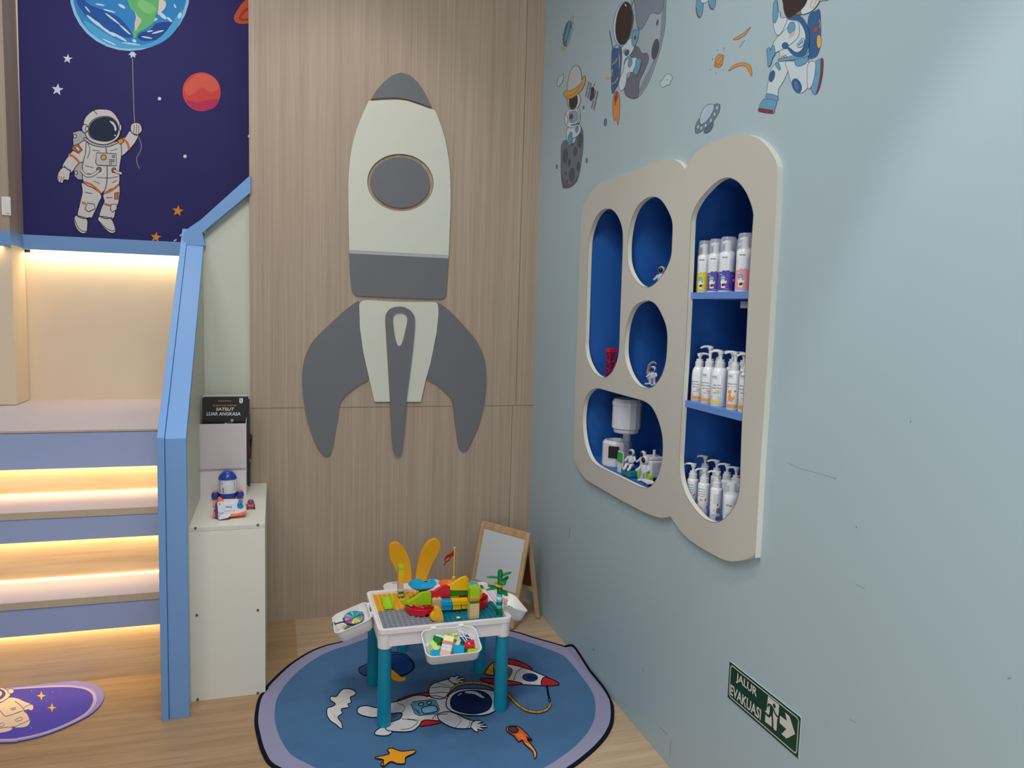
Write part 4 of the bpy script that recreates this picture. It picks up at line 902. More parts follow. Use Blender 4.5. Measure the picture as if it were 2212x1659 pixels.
for f_, nm in ((lambda a, b, d: Vector((-0.0405 - d, -a, b)), 'face'), (lambda a, b, d: Vector((a, -0.0355 - d, b)), 'face')):
    A = Art(f_, 0.0003); A.ell((40, 44, 60), -0.012, 0.066, 0.003, 0.004); A.ell((40, 44, 60), 0.010, 0.066, 0.003, 0.004)
    A.smooth((40, 44, 60), [(-0.010, 0.055), (0.0, 0.052), (0.009, 0.055), (0.006, 0.046), (0.0, 0.043), (-0.007, 0.046)]); A.line((110, 116, 130), [(-0.012, 0.034), (0.012, 0.034)], 0.0015, False); A.build(nm, rv)
q = U(1390, 985, 0, 0.045)
figure('toy_astronaut', 'toy astronaut leaning on the left side of the rover', (0.060, q.y + 0.03, ZN + 0.03), 0.08, radians(-75), arms=True)
ts = tag(mesh_obj('toy_stand', bx(0.045, 0.075, q.y + 0.010, q.y + 0.05, ZN, ZN + 0.03), TG, bevel=0.004), 'small grey block under the astronaut beside the rover', 'toy')
q = U(1398, 1037, 0, 0.022)
pl_ = thing('toy_space_plane', 'small white toy space plane at the front edge of the wide lower niche', 'toy', (0.022, q.y, ZN + 0.001), radians(-70))
bm = bmesh.new(); tube(bm, [(-0.038, 0, 0.012), (-0.02, 0, 0.014), (0.02, 0, 0.014), (0.036, 0, 0.013)], [0.001, 0.007, 0.009, 0.006], 10); mesh_obj('fuselage', bm, TG, pl_, True)
mesh_obj('wing', prism([[(-0.012, -0.008), (0.03, -0.026), (0.034, -0.006), (0.034, 0.006), (0.03, 0.018), (-0.012, 0.008)]], lambda a, b, d: Vector((a, b, d)), 0.010, 0.013), TG, pl_)
mesh_obj('stand', cyl(0.004, 0.0, 0.010, 10), TG, pl_)
# red gantry + rocket in the tall left niche
q = U(1319, 790, 0, 0.09)
gt = thing('toy_launch_tower', 'red lattice toy launch tower in the tall left niche', 'toy', (0.09, q.y, 1.314))
bm = bmesh.new(); hgt = U(1319, 758, 0, 0.09).z - 1.314
for a, b in ((-1, -1), (-1, 1), (1, -1), (1, 1)): box(bm, a * 0.012 - 0.0025, a * 0.012 + 0.0025, b * 0.018 - 0.0025, b * 0.018 + 0.0025, 0, hgt)
mesh_obj('post_frame', bm, RD, gt)
bm = bmesh.new(); n = 6
for i in range(n):
    z0, z1 = hgt * i / n, hgt * (i + 1) / n; s = 1 if i % 2 else -1
    for a in (-1, 1):
        tube(bm, [(a * 0.012, -0.018 * s, z0), (a * 0.012, 0.018 * s, z1)], 0.0025, 6); tube(bm, [(-0.012 * s, a * 0.018, z0), (0.012 * s, a * 0.018, z1)], 0.0025, 6)
mesh_obj('brace', bm, RD, gt)
mesh_obj('top_cap', bx(-0.016, 0.016, -0.022, 0.022, hgt - 0.006, hgt + 0.012), mat((214, 28, 36), 0.3, 0.4, 'bright_red_plastic'), gt)
q2 = U(1331, 770, 0, 0.06)
rk2 = thing('toy_rocket', 'black and white toy rocket half hidden beside the red launch tower', 'toy rocket', (0.055, min(q2.y, -0.99) - 0.012, 1.314))
mesh_obj('body', lathe([(0, 0.02), (0.012, 0.02), (0.012, 0.075), (0.0, 0.075)], 14), TG, rk2, True); mesh_obj('upper_stage', lathe([(0, 0.075), (0.013, 0.075), (0.013, 0.115), (0, 0.115)], 14), BLK, rk2, True)
mesh_obj('nose_cone', lathe([(0, 0.115), (0.010, 0.115), (0.008, 0.130), (0, 0.145)], 14), ORG, rk2, True); mesh_obj('base', lathe([(0, 0), (0.016, 0), (0.016, 0.004), (0.012, 0.02), (0, 0.02)], 14), BLK, rk2, True)
# upper round niche figure, lower round niche moon lamp
q = U(1429, 596, 0, 0.085)
figure('toy_astronaut', 'small toy astronaut with round black visor in the upper round niche', (0.085, q.y, 1.686), max(0.09, (q.z + 0.035 - 1.686)), radians(-55))
q = U(1412, 808, 0, 0.085); r = 0.042
ml = thing('moon_lamp', 'grey crescent moon ornament in the lower round niche', 'ornament', (0.085, q.y, 1.314))
bm = bmesh.new(); ctrz = U(1412, 806, 0, 0.085).z - 1.314
pts = [(0.0, -r * cos(radians(60 + 240 * i / 20)), ctrz + r * sin(radians(60 + 240 * i / 20))) for i in range(21)]; rad = [0.0015 + 0.0085 * sin(pi * i / 20) for i in range(21)]
tube(bm, pts, rad, 10); mesh_obj('crescent', bm, mat((150, 152, 160), 0.35, 0.4, 'moon_grey', 0.05), ml, True)
mesh_obj('base', bx(-0.022, 0.018, -0.03, 0.035, 0.0, max(0.008, ctrz - r - 0.002)), TG, ml, bevel=0.004)
figure('toy_astronaut', 'toy astronaut with starry blue visor sitting by the crescent moon', (0.070, q.y - 0.024, 1.314 + max(0.004, ctrz - r - 0.004)), 0.075, radians(-60), visor=mat((30, 26, 110), 0.15, 0.6, 'starry_visor', 0.4, 500))

# ------------------------------------------------------------------ stickers on the right wall
LN = (66, 74, 88); SU = (186, 200, 208); SB2 = (96, 148, 178); DB2 = (52, 92, 140); VI = (56, 42, 42); MG = (118, 130, 146); MD = (74, 78, 92); OG = (196, 138, 70); RB = (130, 52, 54); WLN = (182, 200, 208)
T8 = T(1160, 0, 3.16)
def decal(): return Art(on_x(-0.0003), 0.00003, T8, 0.5, 0.3)
def D_(art, name, label, cat='wall sticker'):
    o = art.build(name); o['label'] = label; o['category'] = cat; o['group'] = 'space stickers on the blue wall'; return o
O = dict(o=LN, ow=0.9)
A = decal(); A.line((150, 165, 120), ell(208, 226, 128, 11, -72, 40), 1.6, False, True); A.ell((62, 112, 134), 208, 228, 25, 90, 10, **O)
A.smooth((98, 150, 170), [(218, 145), (228, 150), (212, 230), (196, 280), (188, 262), (205, 200)]); A.smooth((120, 160, 150), [(232, 190), (236, 215), (215, 300), (205, 312), (200, 300), (215, 250)])
for x, y in ((247, 155), (243, 200), (175, 240), (174, 268), (188, 338), (201, 322)): A.ell((150, 120, 100), x, y, 2.5, 8)
D_(A, 'planet_sticker', 'striped teal ringed planet sticker by the wall corner at top')
A = decal(); A.smooth((172, 196, 206), [(178, 500), (182, 525), (170, 565), (160, 575), (152, 588), (140, 590), (137, 565), (145, 530), (158, 515), (165, 520)], **O); D_(A, 'cloud_sticker', 'small cloud outline sticker near the wooden wall corner')
A = decal(); A.smooth((172, 196, 206), [(840, 560), (860, 540), (870, 520), (895, 505), (915, 512), (925, 535), (910, 555), (905, 580), (885, 580), (868, 595), (845, 590)], **O); A.line(LN, [(882, 548), (890, 542), (897, 550)], 0.9); D_(A, 'cloud_sticker', 'cloud outline sticker right of the grey moon')
# astronaut with planet hat on a rock
A = decal()
A.smooth((104, 106, 124), [(168, 985), (200, 955), (230, 985), (262, 965), (275, 880), (295, 865), (314, 900), (314, 1010), (300, 1120), (285, 1200), (250, 1262), (210, 1284), (190, 1270), (178, 1285), (165, 1200), (164, 1080)], **O)
A.smooth((88, 88, 104), [(168, 1180), (200, 1250), (240, 1250), (285, 1190), (270, 1245), (215, 1284), (178, 1275)])
for x, y, rx, ry in ((193, 1063, 17, 50), (261, 1035, 11, 30), (293, 960, 16, 48), (220, 1108, 8, 25), (282, 1135, 9, 32), (238, 1195, 18, 48), (194, 1183, 4, 14), (207, 1240, 4, 14), (243, 985, 4, 9)): A.ell(MD, x, y, rx, ry, 4, **O)
A.smooth(SU, [(205, 880), (250, 870), (290, 850), (300, 890), (275, 930), (235, 950), (225, 985), (205, 960)], **O); A.smooth(SB2, [(216, 925), (238, 900), (240, 960), (222, 998), (212, 975)], **O); A.smooth(SB2, [(262, 880), (282, 860), (280, 895), (268, 905)], **O)
A.smooth(SU, [(205, 760), (245, 742), (285, 740), (296, 780), (290, 840), (260, 868), (220, 870), (195, 845), (190, 800)], **O)
A.smooth((120, 160, 178), [(222, 770), (270, 760), (275, 820), (230, 835)], **O); A.line(LN, [(240, 770), (236, 830)], 1.0); A.poly(RB, [(225, 785), (240, 770), (250, 800), (238, 815), (222, 810)])
A.line(LN, [(200, 780), (214, 815), (208, 850)], 1.0); A.line(LN, [(278, 745), (290, 800), (270, 850)], 1.0); A.line((60, 110, 130), [(235, 855), (262, 850), (288, 840)], 3)
A.ell(SU, 252, 688, 46, 60, 8, **O); A.ell(VI, 250, 692, 30, 56, 8); A.line(LN, [(218, 660), (212, 700), (222, 735)], 1.0)
A.smooth((200, 150, 74), [(186, 650), (190, 625), (300, 555), (322, 518), (332, 530), (328, 570), (300, 620), (250, 665), (205, 675)], **O); A.line((150, 100, 50), [(200, 660), (255, 640), (312, 570)], 1.2)
A.smooth((176, 184, 186), [(210, 618), (212, 560), (228, 490), (255, 452), (280, 450), (300, 485), (308, 545), (295, 575), (250, 610)], **O)
D_(A, 'astronaut_sticker', 'astronaut sticker wearing a ringed planet hat, standing on a cratered rock')
A = decal()
A.poly((120, 130, 142), [(352, 555), (373, 570), (350, 672), (330, 655)], **O); A.poly((120, 130, 142), [(400, 615), (418, 625), (390, 752), (370, 735)], **O)
for a, b in (((342, 612), (362, 622)), ((378, 675), (410, 690)), ((362, 562), (340, 662)), ((409, 620), (380, 745))): A.line(SU, [a, b], 0.8)
A.poly((60, 62, 74), [(370, 600), (392, 605), (388, 660), (372, 690), (358, 680), (366, 640)], **O); A.line(LN, [(385, 600), (397, 560)], 1.0); A.ell(VI, 380, 610, 9, 16)
D_(A, 'satellite_sticker', 'grey satellite sticker with two solar panels right of the planet hat')
# big moon with climbing astronaut
A = decal()
mo_ = [(640, 40), (665, -60), (862, -60), (878, 60), (873, 180), (845, 325), (805, 450), (760, 565), (705, 650), (662, 675), (622, 662), (596, 615), (600, 520)]
A.smooth((150, 166, 176), mo_, **O)
A.smooth((122, 134, 150), [(868, -40), (876, 60), (868, 190), (840, 325), (800, 445), (757, 560), (702, 645), (690, 640), (720, 560), (790, 420), (835, 280), (850, 120)])
A.smooth(MG, [(680, -40), (850, -40), (862, 40), (835, 95), (780, 90), (745, 150), (712, 200), (685, 180), (673, 80)], **O)
A.smooth((100, 104, 120), [(640, 330), (690, 320), (715, 362), (752, 365), (762, 410), (735, 480), (700, 560), (690, 660), (640, 668), (600, 640), (598, 560), (640, 500)], **O)
A.ell(MD, 808, 335, 22, 70, 10, **O); A.ell((80, 96, 110), 822, 155, 8, 22, 10)
A.smooth(SU, [(560, 560), (600, 430), (625, 400), (680, 395), (690, 440), (670, 490), (620, 500), (606, 580), (580, 620), (560, 600)], **O)
A.smooth(SB2, [(678, 410), (700, 398), (712, 420), (690, 500), (672, 510), (655, 490), (672, 450)], **O); A.line(RB, [(713, 425), (700, 480), (680, 525)], 2.4)
A.smooth(SB2, [(630, 400), (645, 388), (650, 430), (632, 460), (622, 440)], **O)
A.smooth(DB2, [(512, 350), (530, 330), (560, 345), (575, 470), (560, 560), (535, 610), (512, 635), (508, 500)], **O)
for p in ([(510, 440), (530, 430), (552, 395)], [(512, 575), (535, 560), (556, 528)], [(510, 520), (515, 470)]): A.line(OG, p, 2.4)
A.smooth(SU, [(560, 320), (600, 290), (650, 260), (665, 320), (640, 370), (600, 410), (590, 480), (565, 510), (560, 420)], **O)
A.smooth((82, 90, 120), [(556, 330), (578, 320), (582, 400), (572, 500), (562, 500), (566, 410)]); A.ell(DB2, 615, 360, 14, 22, 20, **O)
for k in range(3): A.line(RB, [(588, 350 + 9 * k), (606, 330 + 9 * k)], 1.0)
A.smooth(SB2, [(648, 280), (655, 220), (668, 200), (680, 212), (690, 180), (697, 205), (692, 260), (672, 310), (655, 312)], **O); A.ell(RB, 671, 258, 8, 14, 10)
A.ell(SU, 590, 162, 66, 152, 7, **O); A.line(SB2, [(522, 330), (545, 305), (590, 320)], 3)
A.ell(VI, 596, 160, 56, 148, 7, **O); A.ell((190, 180, 200), 607, 36, 5, 10, -30); A.ell(LN, 654, 130, 7, 36, 4)
A.line(LN, [(497, 215), (505, 260), (518, 330)], 1.4); A.ell(SB2, 497, 212, 4, 9)
A.line(LN, [(640, 60), (655, 20), (672, -10)], 0.9)
D_(A, 'moon_sticker', 'large grey moon sticker with an astronaut in blue backpack climbing it')
A = decal(); A.smooth((206, 130, 62), [(540, 620), (558, 640), (566, 700), (562, 790), (552, 855), (540, 800), (530, 830), (516, 760), (522, 660)], **O); A.smooth((140, 70, 46), [(530, 650), (546, 625), (552, 660), (540, 700), (536, 720), (528, 690)])
D_(A, 'flame_sticker', 'orange jet flame sticker below the climbing astronaut')
for p, l in (((467, 835, 9, 26), 'largest grey pebble sticker, left of the jet flame'), ((339, 1096, 5, 17), 'tiny pebble sticker right of the cratered rock'), ((135, 1138, 4, 15), 'tiny pebble sticker left of the cratered rock'), ((318, 734, 4, 11), 'tiny pebble sticker under the satellite')):
    A = decal(); A.ell((92, 118, 134), *p, 4, **O); D_(A, 'pebble_sticker', l)
A = decal()
for x, y, a in ((484, 535, 24),): A.star((206, 150, 80), x, y, a, 90, 0.25, 4)
D_(A, 'sparkle_sticker', 'small orange sparkle sticker left of the blue backpack')
# flying saucer
A = decal(); A.smooth((88, 104, 122), [(1140, 895), (1165, 860), (1195, 830), (1205, 845), (1190, 885), (1165, 908), (1145, 908)], **O)
A.smooth((104, 122, 138), [(1080, 905), (1082, 860), (1100, 820), (1112, 812), (1115, 850), (1140, 840), (1185, 790), (1205, 740), (1210, 715), (1240, 708), (1250, 730), (1240, 770), (1205, 825), (1150, 875), (1105, 908)], **O)
for x, y in ((1100, 865), (1122, 873), (1152, 856), (1187, 822), (1212, 780), (1230, 735)): A.ell((170, 190, 200), x, y, 6, 12, 15)
A.smooth((160, 184, 196), [(1112, 815), (1122, 770), (1150, 725), (1185, 710), (1208, 720), (1205, 750), (1180, 800), (1145, 838), (1118, 848)], **O); A.line(SU, [(1128, 800), (1138, 765), (1155, 735)], 1.6)
D_(A, 'saucer_sticker', 'grey flying saucer sticker above the display shelf')
A = decal(); A.ell(OG, 1243, 416, 27, 47, 12, **O); A.line((146, 92, 66), ell(1243, 416, 52, 12, -52, 40), 1.2, False, True); A.line((146, 92, 66), [(1218, 425), (1240, 440), (1265, 440)], 1.4)
for x, y, r in ((1275, 332, 10), (1197, 405, 9), (1230, 343, 4), (1183, 475, 4), (1221, 498, 3), (1270, 478, 3)): A.ell((110, 100, 90), x, y, 1.8, r, 12)
D_(A, 'planet_sticker', 'small orange ringed planet sticker in the middle of the blue wall')
A = decal(); A.smooth((190, 140, 84), [(1340, 268), (1360, 255), (1410, 225), (1458, 185), (1420, 240), (1375, 268), (1345, 272)], **O); D_(A, 'comet_sticker', 'thin orange comet streak sticker, upper of the two by the orange planet')
A = decal(); A.line((120, 110, 104), [(1385, 325), (1400, 295), (1418, 275)], 1.2); D_(A, 'streak_sticker', 'very thin dark streak sticker between the two orange comets')
A = decal(); A.smooth((204, 138, 62), [(1306, 486), (1345, 445), (1400, 428), (1448, 440), (1465, 480), (1466, 520), (1450, 500), (1432, 462), (1395, 448), (1350, 462)], **O); D_(A, 'comet_sticker', 'curved orange crescent comet sticker, lower of the two by the orange planet')
# feet at the top edge
A = decal(); A.smooth(SB2, [(1085, 60), (1090, 5), (1105, -40), (1125, -30), (1135, 30), (1128, 90), (1112, 122), (1095, 110)], **O); A.line(RB, [(1086, 50), (1092, 95), (1110, 122)], 2.4)
A.smooth(SB2, [(1172, 5), (1180, -40), (1215, -40), (1218, 30), (1205, 62), (1190, 65), (1175, 40)], **O); A.line(RB, [(1174, 30), (1188, 62), (1204, 60)], 2.4); A.smooth(SU, [(1100, -120), (1190, -120), (1175, -5), (1140, 20), (1120, 10), (1105, -40)], **O)
D_(A, 'astronaut_sticker', 'floating astronaut sticker with only the blue boots showing at the top')
# striding astronaut
A = decal()
A.smooth(DB2, [(1855, 110), (1900, 75), (1930, 70), (1938, 180), (1935, 300), (1918, 370), (1890, 395), (1852, 390), (1845, 250)], **O)
A.line(LN, [(1850, 330), (1900, 300), (1935, 250)], 1.2); A.smooth((206, 160, 90), [(1912, 250), (1925, 238), (1938, 255), (1938, 315), (1920, 328), (1910, 300)], **O); A.ell((170, 70, 60), 1902, 200, 14, 22, 20, **O); A.line(OG, [(1925, 135), (1935, 160), (1928, 190)], 1.6)
A.smooth(SU, [(1655, 415), (1720, 400), (1715, 480), (1680, 560), (1648, 610), (1640, 660), (1572, 660), (1575, 580), (1600, 470)], **O)
A.smooth(SB2, [(1570, 640), (1640, 655), (1640, 690), (1568, 682)], **O); A.smooth(SB2, [(1530, 700), (1560, 675), (1635, 690), (1625, 740), (1612, 775), (1515, 760), (1518, 730)], **O); A.poly(RB, [(1514, 738), (1614, 752), (1611, 776), (1514, 762)], **O)
A.smooth(SU, [(1700, 420), (1790, 420), (1850, 395), (1855, 450), (1875, 500), (1870, 560), (1840, 610), (1800, 636), (1765, 620), (1735, 560), (1715, 490)], **O)
A.smooth(SB2, [(1900, 425), (1952, 405), (1950, 500), (1935, 580), (1905, 642), (1882, 635), (1872, 600), (1885, 560), (1895, 490)], **O); A.smooth(RB, [(1940, 408), (1953, 405), (1951, 500), (1930, 600), (1906, 643), (1925, 570), (1936, 490)], **O)
A.smooth(SU, [(1850, 440), (1900, 425), (1898, 500), (1880, 580), (1850, 600)], **O)
A.ell(DB2, 1605, 520, 17, 40, 15, **O); A.ell(DB2, 1775, 585, 30, 50, -20, **O); A.ell((70, 112, 150), 1772, 585, 18, 36, -20, **O); A.poly(SB2, [(1632, 432), (1650, 425), (1665, 470), (1655, 482), (1630, 450)], **O)
A.smooth(SB2, [(1768, 400), (1850, 385), (1838, 430), (1790, 452), (1765, 440)], **O)
A.smooth(SU, [(1700, 130), (1760, 110), (1830, 150), (1852, 230), (1852, 370), (1790, 395), (1700, 412), (1655, 412), (1660, 360), (1640, 330), (1650, 250), (1680, 190)], **O)
A.smooth(SB2, [(1655, 400), (1700, 392), (1850, 355), (1850, 385), (1740, 410), (1655, 418)], **O); A.ell((206, 150, 100), 1678, 390, 9, 9, 0, **O); A.ell((206, 150, 100), 1696, 385, 9, 9, 0, **O)
A.smooth(SU, [(1620, 110), (1660, 80), (1665, 120), (1710, 125), (1690, 190), (1655, 240), (1630, 225), (1615, 165)], **O); A.smooth(SB2, [(1618, 20), (1638, 0), (1645, 40), (1648, 110), (1625, 160), (1612, 120), (1615, 60)], **O)
A.smooth(SU, [(1640, 260), (1690, 210), (1760, 150), (1790, 160), (1790, 240), (1750, 290), (1690, 330), (1620, 360), (1610, 310)], **O)
A.smooth(SB2, [(1605, 320), (1622, 312), (1628, 365), (1610, 400), (1598, 440), (1580, 455), (1576, 400), (1572, 340), (1590, 325), (1600, 345)], **O)
A.smooth(DB2, [(1715, 130), (1745, 108), (1800, 110), (1840, 160), (1862, 240), (1850, 340), (1815, 385), (1760, 380), (1718, 340), (1725, 325), (1765, 355), (1800, 350), (1830, 300), (1835, 230), (1810, 170), (1780, 140), (1750, 138)], **O)
A.smooth(SB2, [(1720, 170), (1745, 150), (1765, 170), (1760, 210), (1735, 225), (1716, 215)], **O)
for k in range(3): A.line(OG, [(1725, 232 + 12 * k), (1762, 212 + 12 * k)], 1.3)
A.ell(DB2, 1698, 312, 22, 22, 0, **O); A.smooth((150, 184, 204), [(1782, 300), (1815, 262), (1830, 275), (1822, 310), (1795, 325), (1780, 318)], **O)
for k in range(3): A.ell((70, 70, 90), 1793 + 11 * k, 304 - 10 * k, 4, 6)
A.smooth((150, 110, 60), [(1690, -90), (1850, -90), (1870, -20), (1860, 60), (1800, 100), (1760, 90), (1690, 40)], **O)
A.smooth(SU, [(1810, 60), (1850, 0), (1860, -60), (1960, -60), (1925, 20), (1880, 75), (1815, 98)], **O)
A.smooth(VI, [(1685, -60), (1855, -80), (1850, 0), (1815, 60), (1760, 100), (1720, 125), (1695, 90), (1685, 30)], **O); A.line(OG, [(1885, 0), (1870, 40), (1885, 55), (1905, 20), (1910, -10)], 1.6); A.line((190, 160, 110), [(1870, -8), (1930, 2), (1990, -4)], 2.6)
D_(A, 'astronaut_sticker', 'striding astronaut sticker with blue backpack at the upper right')

# ------------------------------------------------------------------ evacuation sign
sg = thing('evacuation_sign', 'dark green evacuation sign with running man and arrow low on the blue wall', 'sign', (0, -2.096, 0.486))
sf = lambda a, b, d: Vector((-d, -a, b))      # a to the right as seen, b up, metres about the centre
plate = rrect(-0.166, -0.0575, 0.166, 0.0575, 0.003)
bm = prism([plate], sf, 0.002, 0.0); mesh_obj('plate', bm, None, sg, mats=[mat((12, 56, 40), 0.45, 0.3, 'sign_green'), mat((200, 214, 214), 0.5, 0.3, 'sign_edge')])
SG = mat((198, 196, 190), 0.5, 0.25, 'sign_white'); A = Art(sf, 0.00004); A.k = 54
for q in ribbon(rrect(-0.1585, -0.0495, 0.1585, 0.0495, 0.010), 0.0032, True): A.face(q, A.mi(SG), 0.0022)
A.text(SG, 'JALUR', (-0.128, 0.008), (0.104, 0), (0, 0.033)); A.text(SG, 'EVAKUASI', (-0.154, -0.042), (0.154, 0), (0, 0.033))
sh_f = lambda P: [(x + 0.039, y * 0.87 + 0.006) for x, y in P]
A.k += 1; A.poly(SG, sh_f([(-0.013, 0.045), (0.037, 0.045), (0.037, 0.003), (0.033, -0.006), (0.033, -0.044), (0.024, -0.048), (0.018, -0.044), (-0.019, -0.046), (-0.019, -0.018), (-0.023, -0.012), (-0.015, -0.006)]))
GR = mat((12, 56, 40), 0.45, 0.3, 'sign_green'); A.ell(GR, 0.056, 0.032, 0.0062, 0.0062)
A.line(GR, sh_f([(-0.010, 0.008), (-0.008, 0.019), (0.004, 0.022), (0.016, 0.015), (0.024, 0.006), (0.037, 0.004)]), 0.0062)
A.poly(GR, sh_f([(0.000, 0.024), (0.014, 0.018), (0.014, -0.002), (0.010, -0.014), (0.000, -0.010), (-0.002, 0.006)]))
A.line(GR, sh_f([(0.002, -0.004), (-0.003, -0.018), (-0.021, -0.016)]), 0.007); A.line(GR, sh_f([(0.010, -0.006), (0.014, -0.022), (0.016, -0.048)]), 0.007); A.line(GR, sh_f([(0.014, -0.047), (0.024, -0.047)]), 0.005, False)
A.poly(SG, [(0.083, -0.003), (0.083, 0.018), (0.113, 0.019), (0.103, 0.038), (0.122, 0.037), (0.149, 0.002), (0.116, -0.030), (0.094, -0.029), (0.112, -0.005)])
A.build('lettering', sg)

# ------------------------------------------------------------------ round rug
T7 = T(540, 1340, 2.765)
RC, RR = (-0.69, -0.921), 0.719
def onrug(a, b, d):      # where the rug meets the wall its rim rides up the wall
    P = U(a, b, 2, 0.007)
    if P.x > -0.014:
        Q = U(a, b, 0, -0.012); return Vector((-0.012 - d, Q.y, max(Q.z, 0.008)))
    return P + Vector((0, 0, d))
vis = T7([(30, 700)])
rim_px = T7([(130, 882), (70, 800), (40, 700), (26, 600), (46, 480), (88, 418), (98, 398), (180, 315), (260, 250), (360, 190), (450, 155), (560, 127)])
rimR = T(1120, 1250, 4.055)([(0, 478), (150, 525), (350, 582), (500, 630), (555, 665), (590, 715), (660, 835), (720, 910), (790, 1000), (825, 1080), (838, 1180), (828, 1280), (782, 1380), (700, 1480), (600, 1570), (490, 1655)])
# floor-plane outline in metres: traced where visible, circle elsewhere
def flo(p): q = U(p[0], p[1], 2, 0.0); return (q.x, q.y)
rimf = [flo(p) for p in rim_px]
for i in range(1, 6):   # hidden stretch behind the table
    a0 = math.atan2(rimf[11][1] - RC[1], rimf[11][0] - RC[0]); p1 = flo(rimR[0]); a1 = math.atan2(p1[1] - RC[1], p1[0] - RC[0])
    a = a0 + (a1 - a0) * i / 6; rimf.append((RC[0] + RR * cos(a), RC[1] + RR * sin(a)))
rimf += [flo(p) for p in rimR]
pe = rimf[-1]; ps = rimf[0]
a0 = math.atan2(pe[1] - RC[1], pe[0] - RC[0]); a1 = math.atan2(ps[1] - RC[1], ps[0] - RC[0])
if a1 > a0: a1 -= 2 * pi
for i in range(1, 9): a = a0 + (a1 - a0) * i / 9; rimf.append((RC[0] + RR * 0.985 * cos(a), RC[1] + RR * 0.985 * sin(a)))
rimf = spline(rimf, True, 4)
XB = -0.016
def clipx(poly, keep_low):
    out = []; n = len(poly)
    for i in range(n):
        a, b = poly[i], poly[(i + 1) % n]; ia = (a[0] <= XB) == keep_low; ib = (b[0] <= XB) == keep_low
        if ia: out.append(a)
        if ia != ib:
            t = (XB - a[0]) / (b[0] - a[0]); out.append((XB, a[1] + (b[1] - a[1]) * t))
    return out
def up(a, b, d):        # fold the strip beyond XB up against the wall, arc length kept
    return Vector((XB - d + (a - XB) * 0.3, b, 0.006 + d + (a - XB) * 0.75))
flat = lambda a, b, d: Vector((a, b, d))
BLACKR = mat((24, 26, 38), 0.9, 0.05, 'rug_black_edge', 0.2, 200); LAV = mat((146, 144, 172), 0.95, 0.05, 'rug_lavender', 0.06, 60, bump=0.3); RBL = mat((74, 110, 148), 0.95, 0.05, 'rug_blue', 0.14, 9, bump=0.3)
def inset(poly, d):
    out = []; n = len(poly)
    for i in range(n):
        a, p, b = poly[(i - 2) % n], poly[i], poly[(i + 2) % n]; dx, dy = b[0] - a[0], b[1] - a[1]; l = math.hypot(dx, dy) or 1
        nx, ny = -dy / l, dx / l
        if nx * (RC[0] - p[0]) + ny * (RC[1] - p[1]) < 0: nx, ny = -nx, -ny
        out.append((p[0] + nx * d, p[1] + ny * d))
    return out
rug = thing('round_rug', 'large round blue rug with lavender border and cartoon astronaut under the play table', 'rug', (0, 0, 0))
lay = [(BLACKR, rimf, 0.0060), (LAV, inset(rimf, 0.014), 0.0068)]
inner = inset(rimf, 0.074)
lay.append((RBL, [(RC[0] + (x - RC[0]) * 0.5 + 0.5 * 0.645 * (x - RC[0]) / math.hypot(x - RC[0], y - RC[1]), RC[1] + (y - RC[1]) * 0.5 + 0.5 * 0.645 * (y - RC[1]) / math.hypot(x - RC[0], y - RC[1])) for x, y in inner], 0.0074))
for i, (m, lp_, z) in enumerate(lay):
    nm = ('edging', 'border', 'field')[i]
    bm = prism([clipx(lp_, True)], flat, z, z - 0.0055 if i == 0 else z - 0.0007, mf=0, ms=0)
    hi = clipx(lp_, False)
    if len(hi) > 3:
        dd = 0.0008 * i
        fl, tr3 = tess([hi]); vs = [bm.verts.new(up(a, b, dd)) for a, b in fl]
        for t in tr3:
            try: bm.faces.new([vs[k] for k in t])
            except ValueError: pass
    mesh_obj(nm, bm, m, rug)
A = Art(on_z(0.0076), 0.00004, T7, 0.95, 0.05)
KN = (24, 26, 44); RW = (204, 202, 204); RGY = (150, 152, 160); O = dict(o=KN, ow=2.1); RDD = (186, 40, 46); YO = (226, 158, 36)
A.smooth((52, 78, 122), [(700, 260), (760, 215), (850, 190), (930, 205), (975, 250), (978, 290), (930, 325), (850, 345), (740, 340), (665, 320), (652, 285)], **O)
A.smooth((28, 66, 128), [(840, 215), (900, 205), (960, 240), (975, 285), (930, 320), (880, 330), (850, 290)], **O); A.line(KN, [(850, 225), (910, 235), (970, 240)], 0.8)
A.smooth(YO, [(840, 290), (880, 320), (905, 340), (928, 338), (925, 358), (890, 366), (850, 352), (838, 330)])
A.smooth((214, 208, 204), [(535, 430), (560, 410), (605, 412), (632, 430), (625, 448), (600, 460), (605, 490), (585, 500), (590, 520), (545, 530), (552, 555), (525, 580), (548, 615), (548, 650), (510, 620), (480, 600), (460, 565), (462, 525), (490, 515), (510, 500), (480, 475), (485, 455), (515, 455)], **O)
A.line(RGY, [(500, 560), (520, 600), (545, 640)], 1.0)
# rocket on the rug
A.smooth(YO, [(1470, 258), (1440, 262), (1410, 300), (1408, 322), (1470, 324)], **O)
A.smooth(RDD, [(1540, 235), (1590, 240), (1650, 265), (1685, 292), (1620, 290), (1540, 265)], **O)
A.smooth((214, 210, 208), [(1460, 262), (1540, 262), (1640, 285), (1720, 315), (1785, 345), (1835, 375), (1838, 388), (1760, 390), (1640, 385), (1540, 372), (1470, 352)], **O)
A.smooth((110, 104, 104), [(1465, 268), (1540, 275), (1570, 300), (1540, 352), (1470, 345)]); A.line(KN, [(1625, 285), (1590, 315), (1575, 360)], 1.2)
A.smooth(RDD, [(1375, 352), (1430, 348), (1500, 352), (1620, 375), (1600, 385), (1520, 388), (1430, 375)], **O)
A.smooth(RDD, [(1750, 345), (1785, 345), (1840, 372), (1840, 386), (1800, 392), (1742, 388)], **O); A.ell((40, 76, 140), 1673, 342, 44, 22, 3, **O); A.ell((24, 44, 96), 1682, 343, 30, 15, 3)
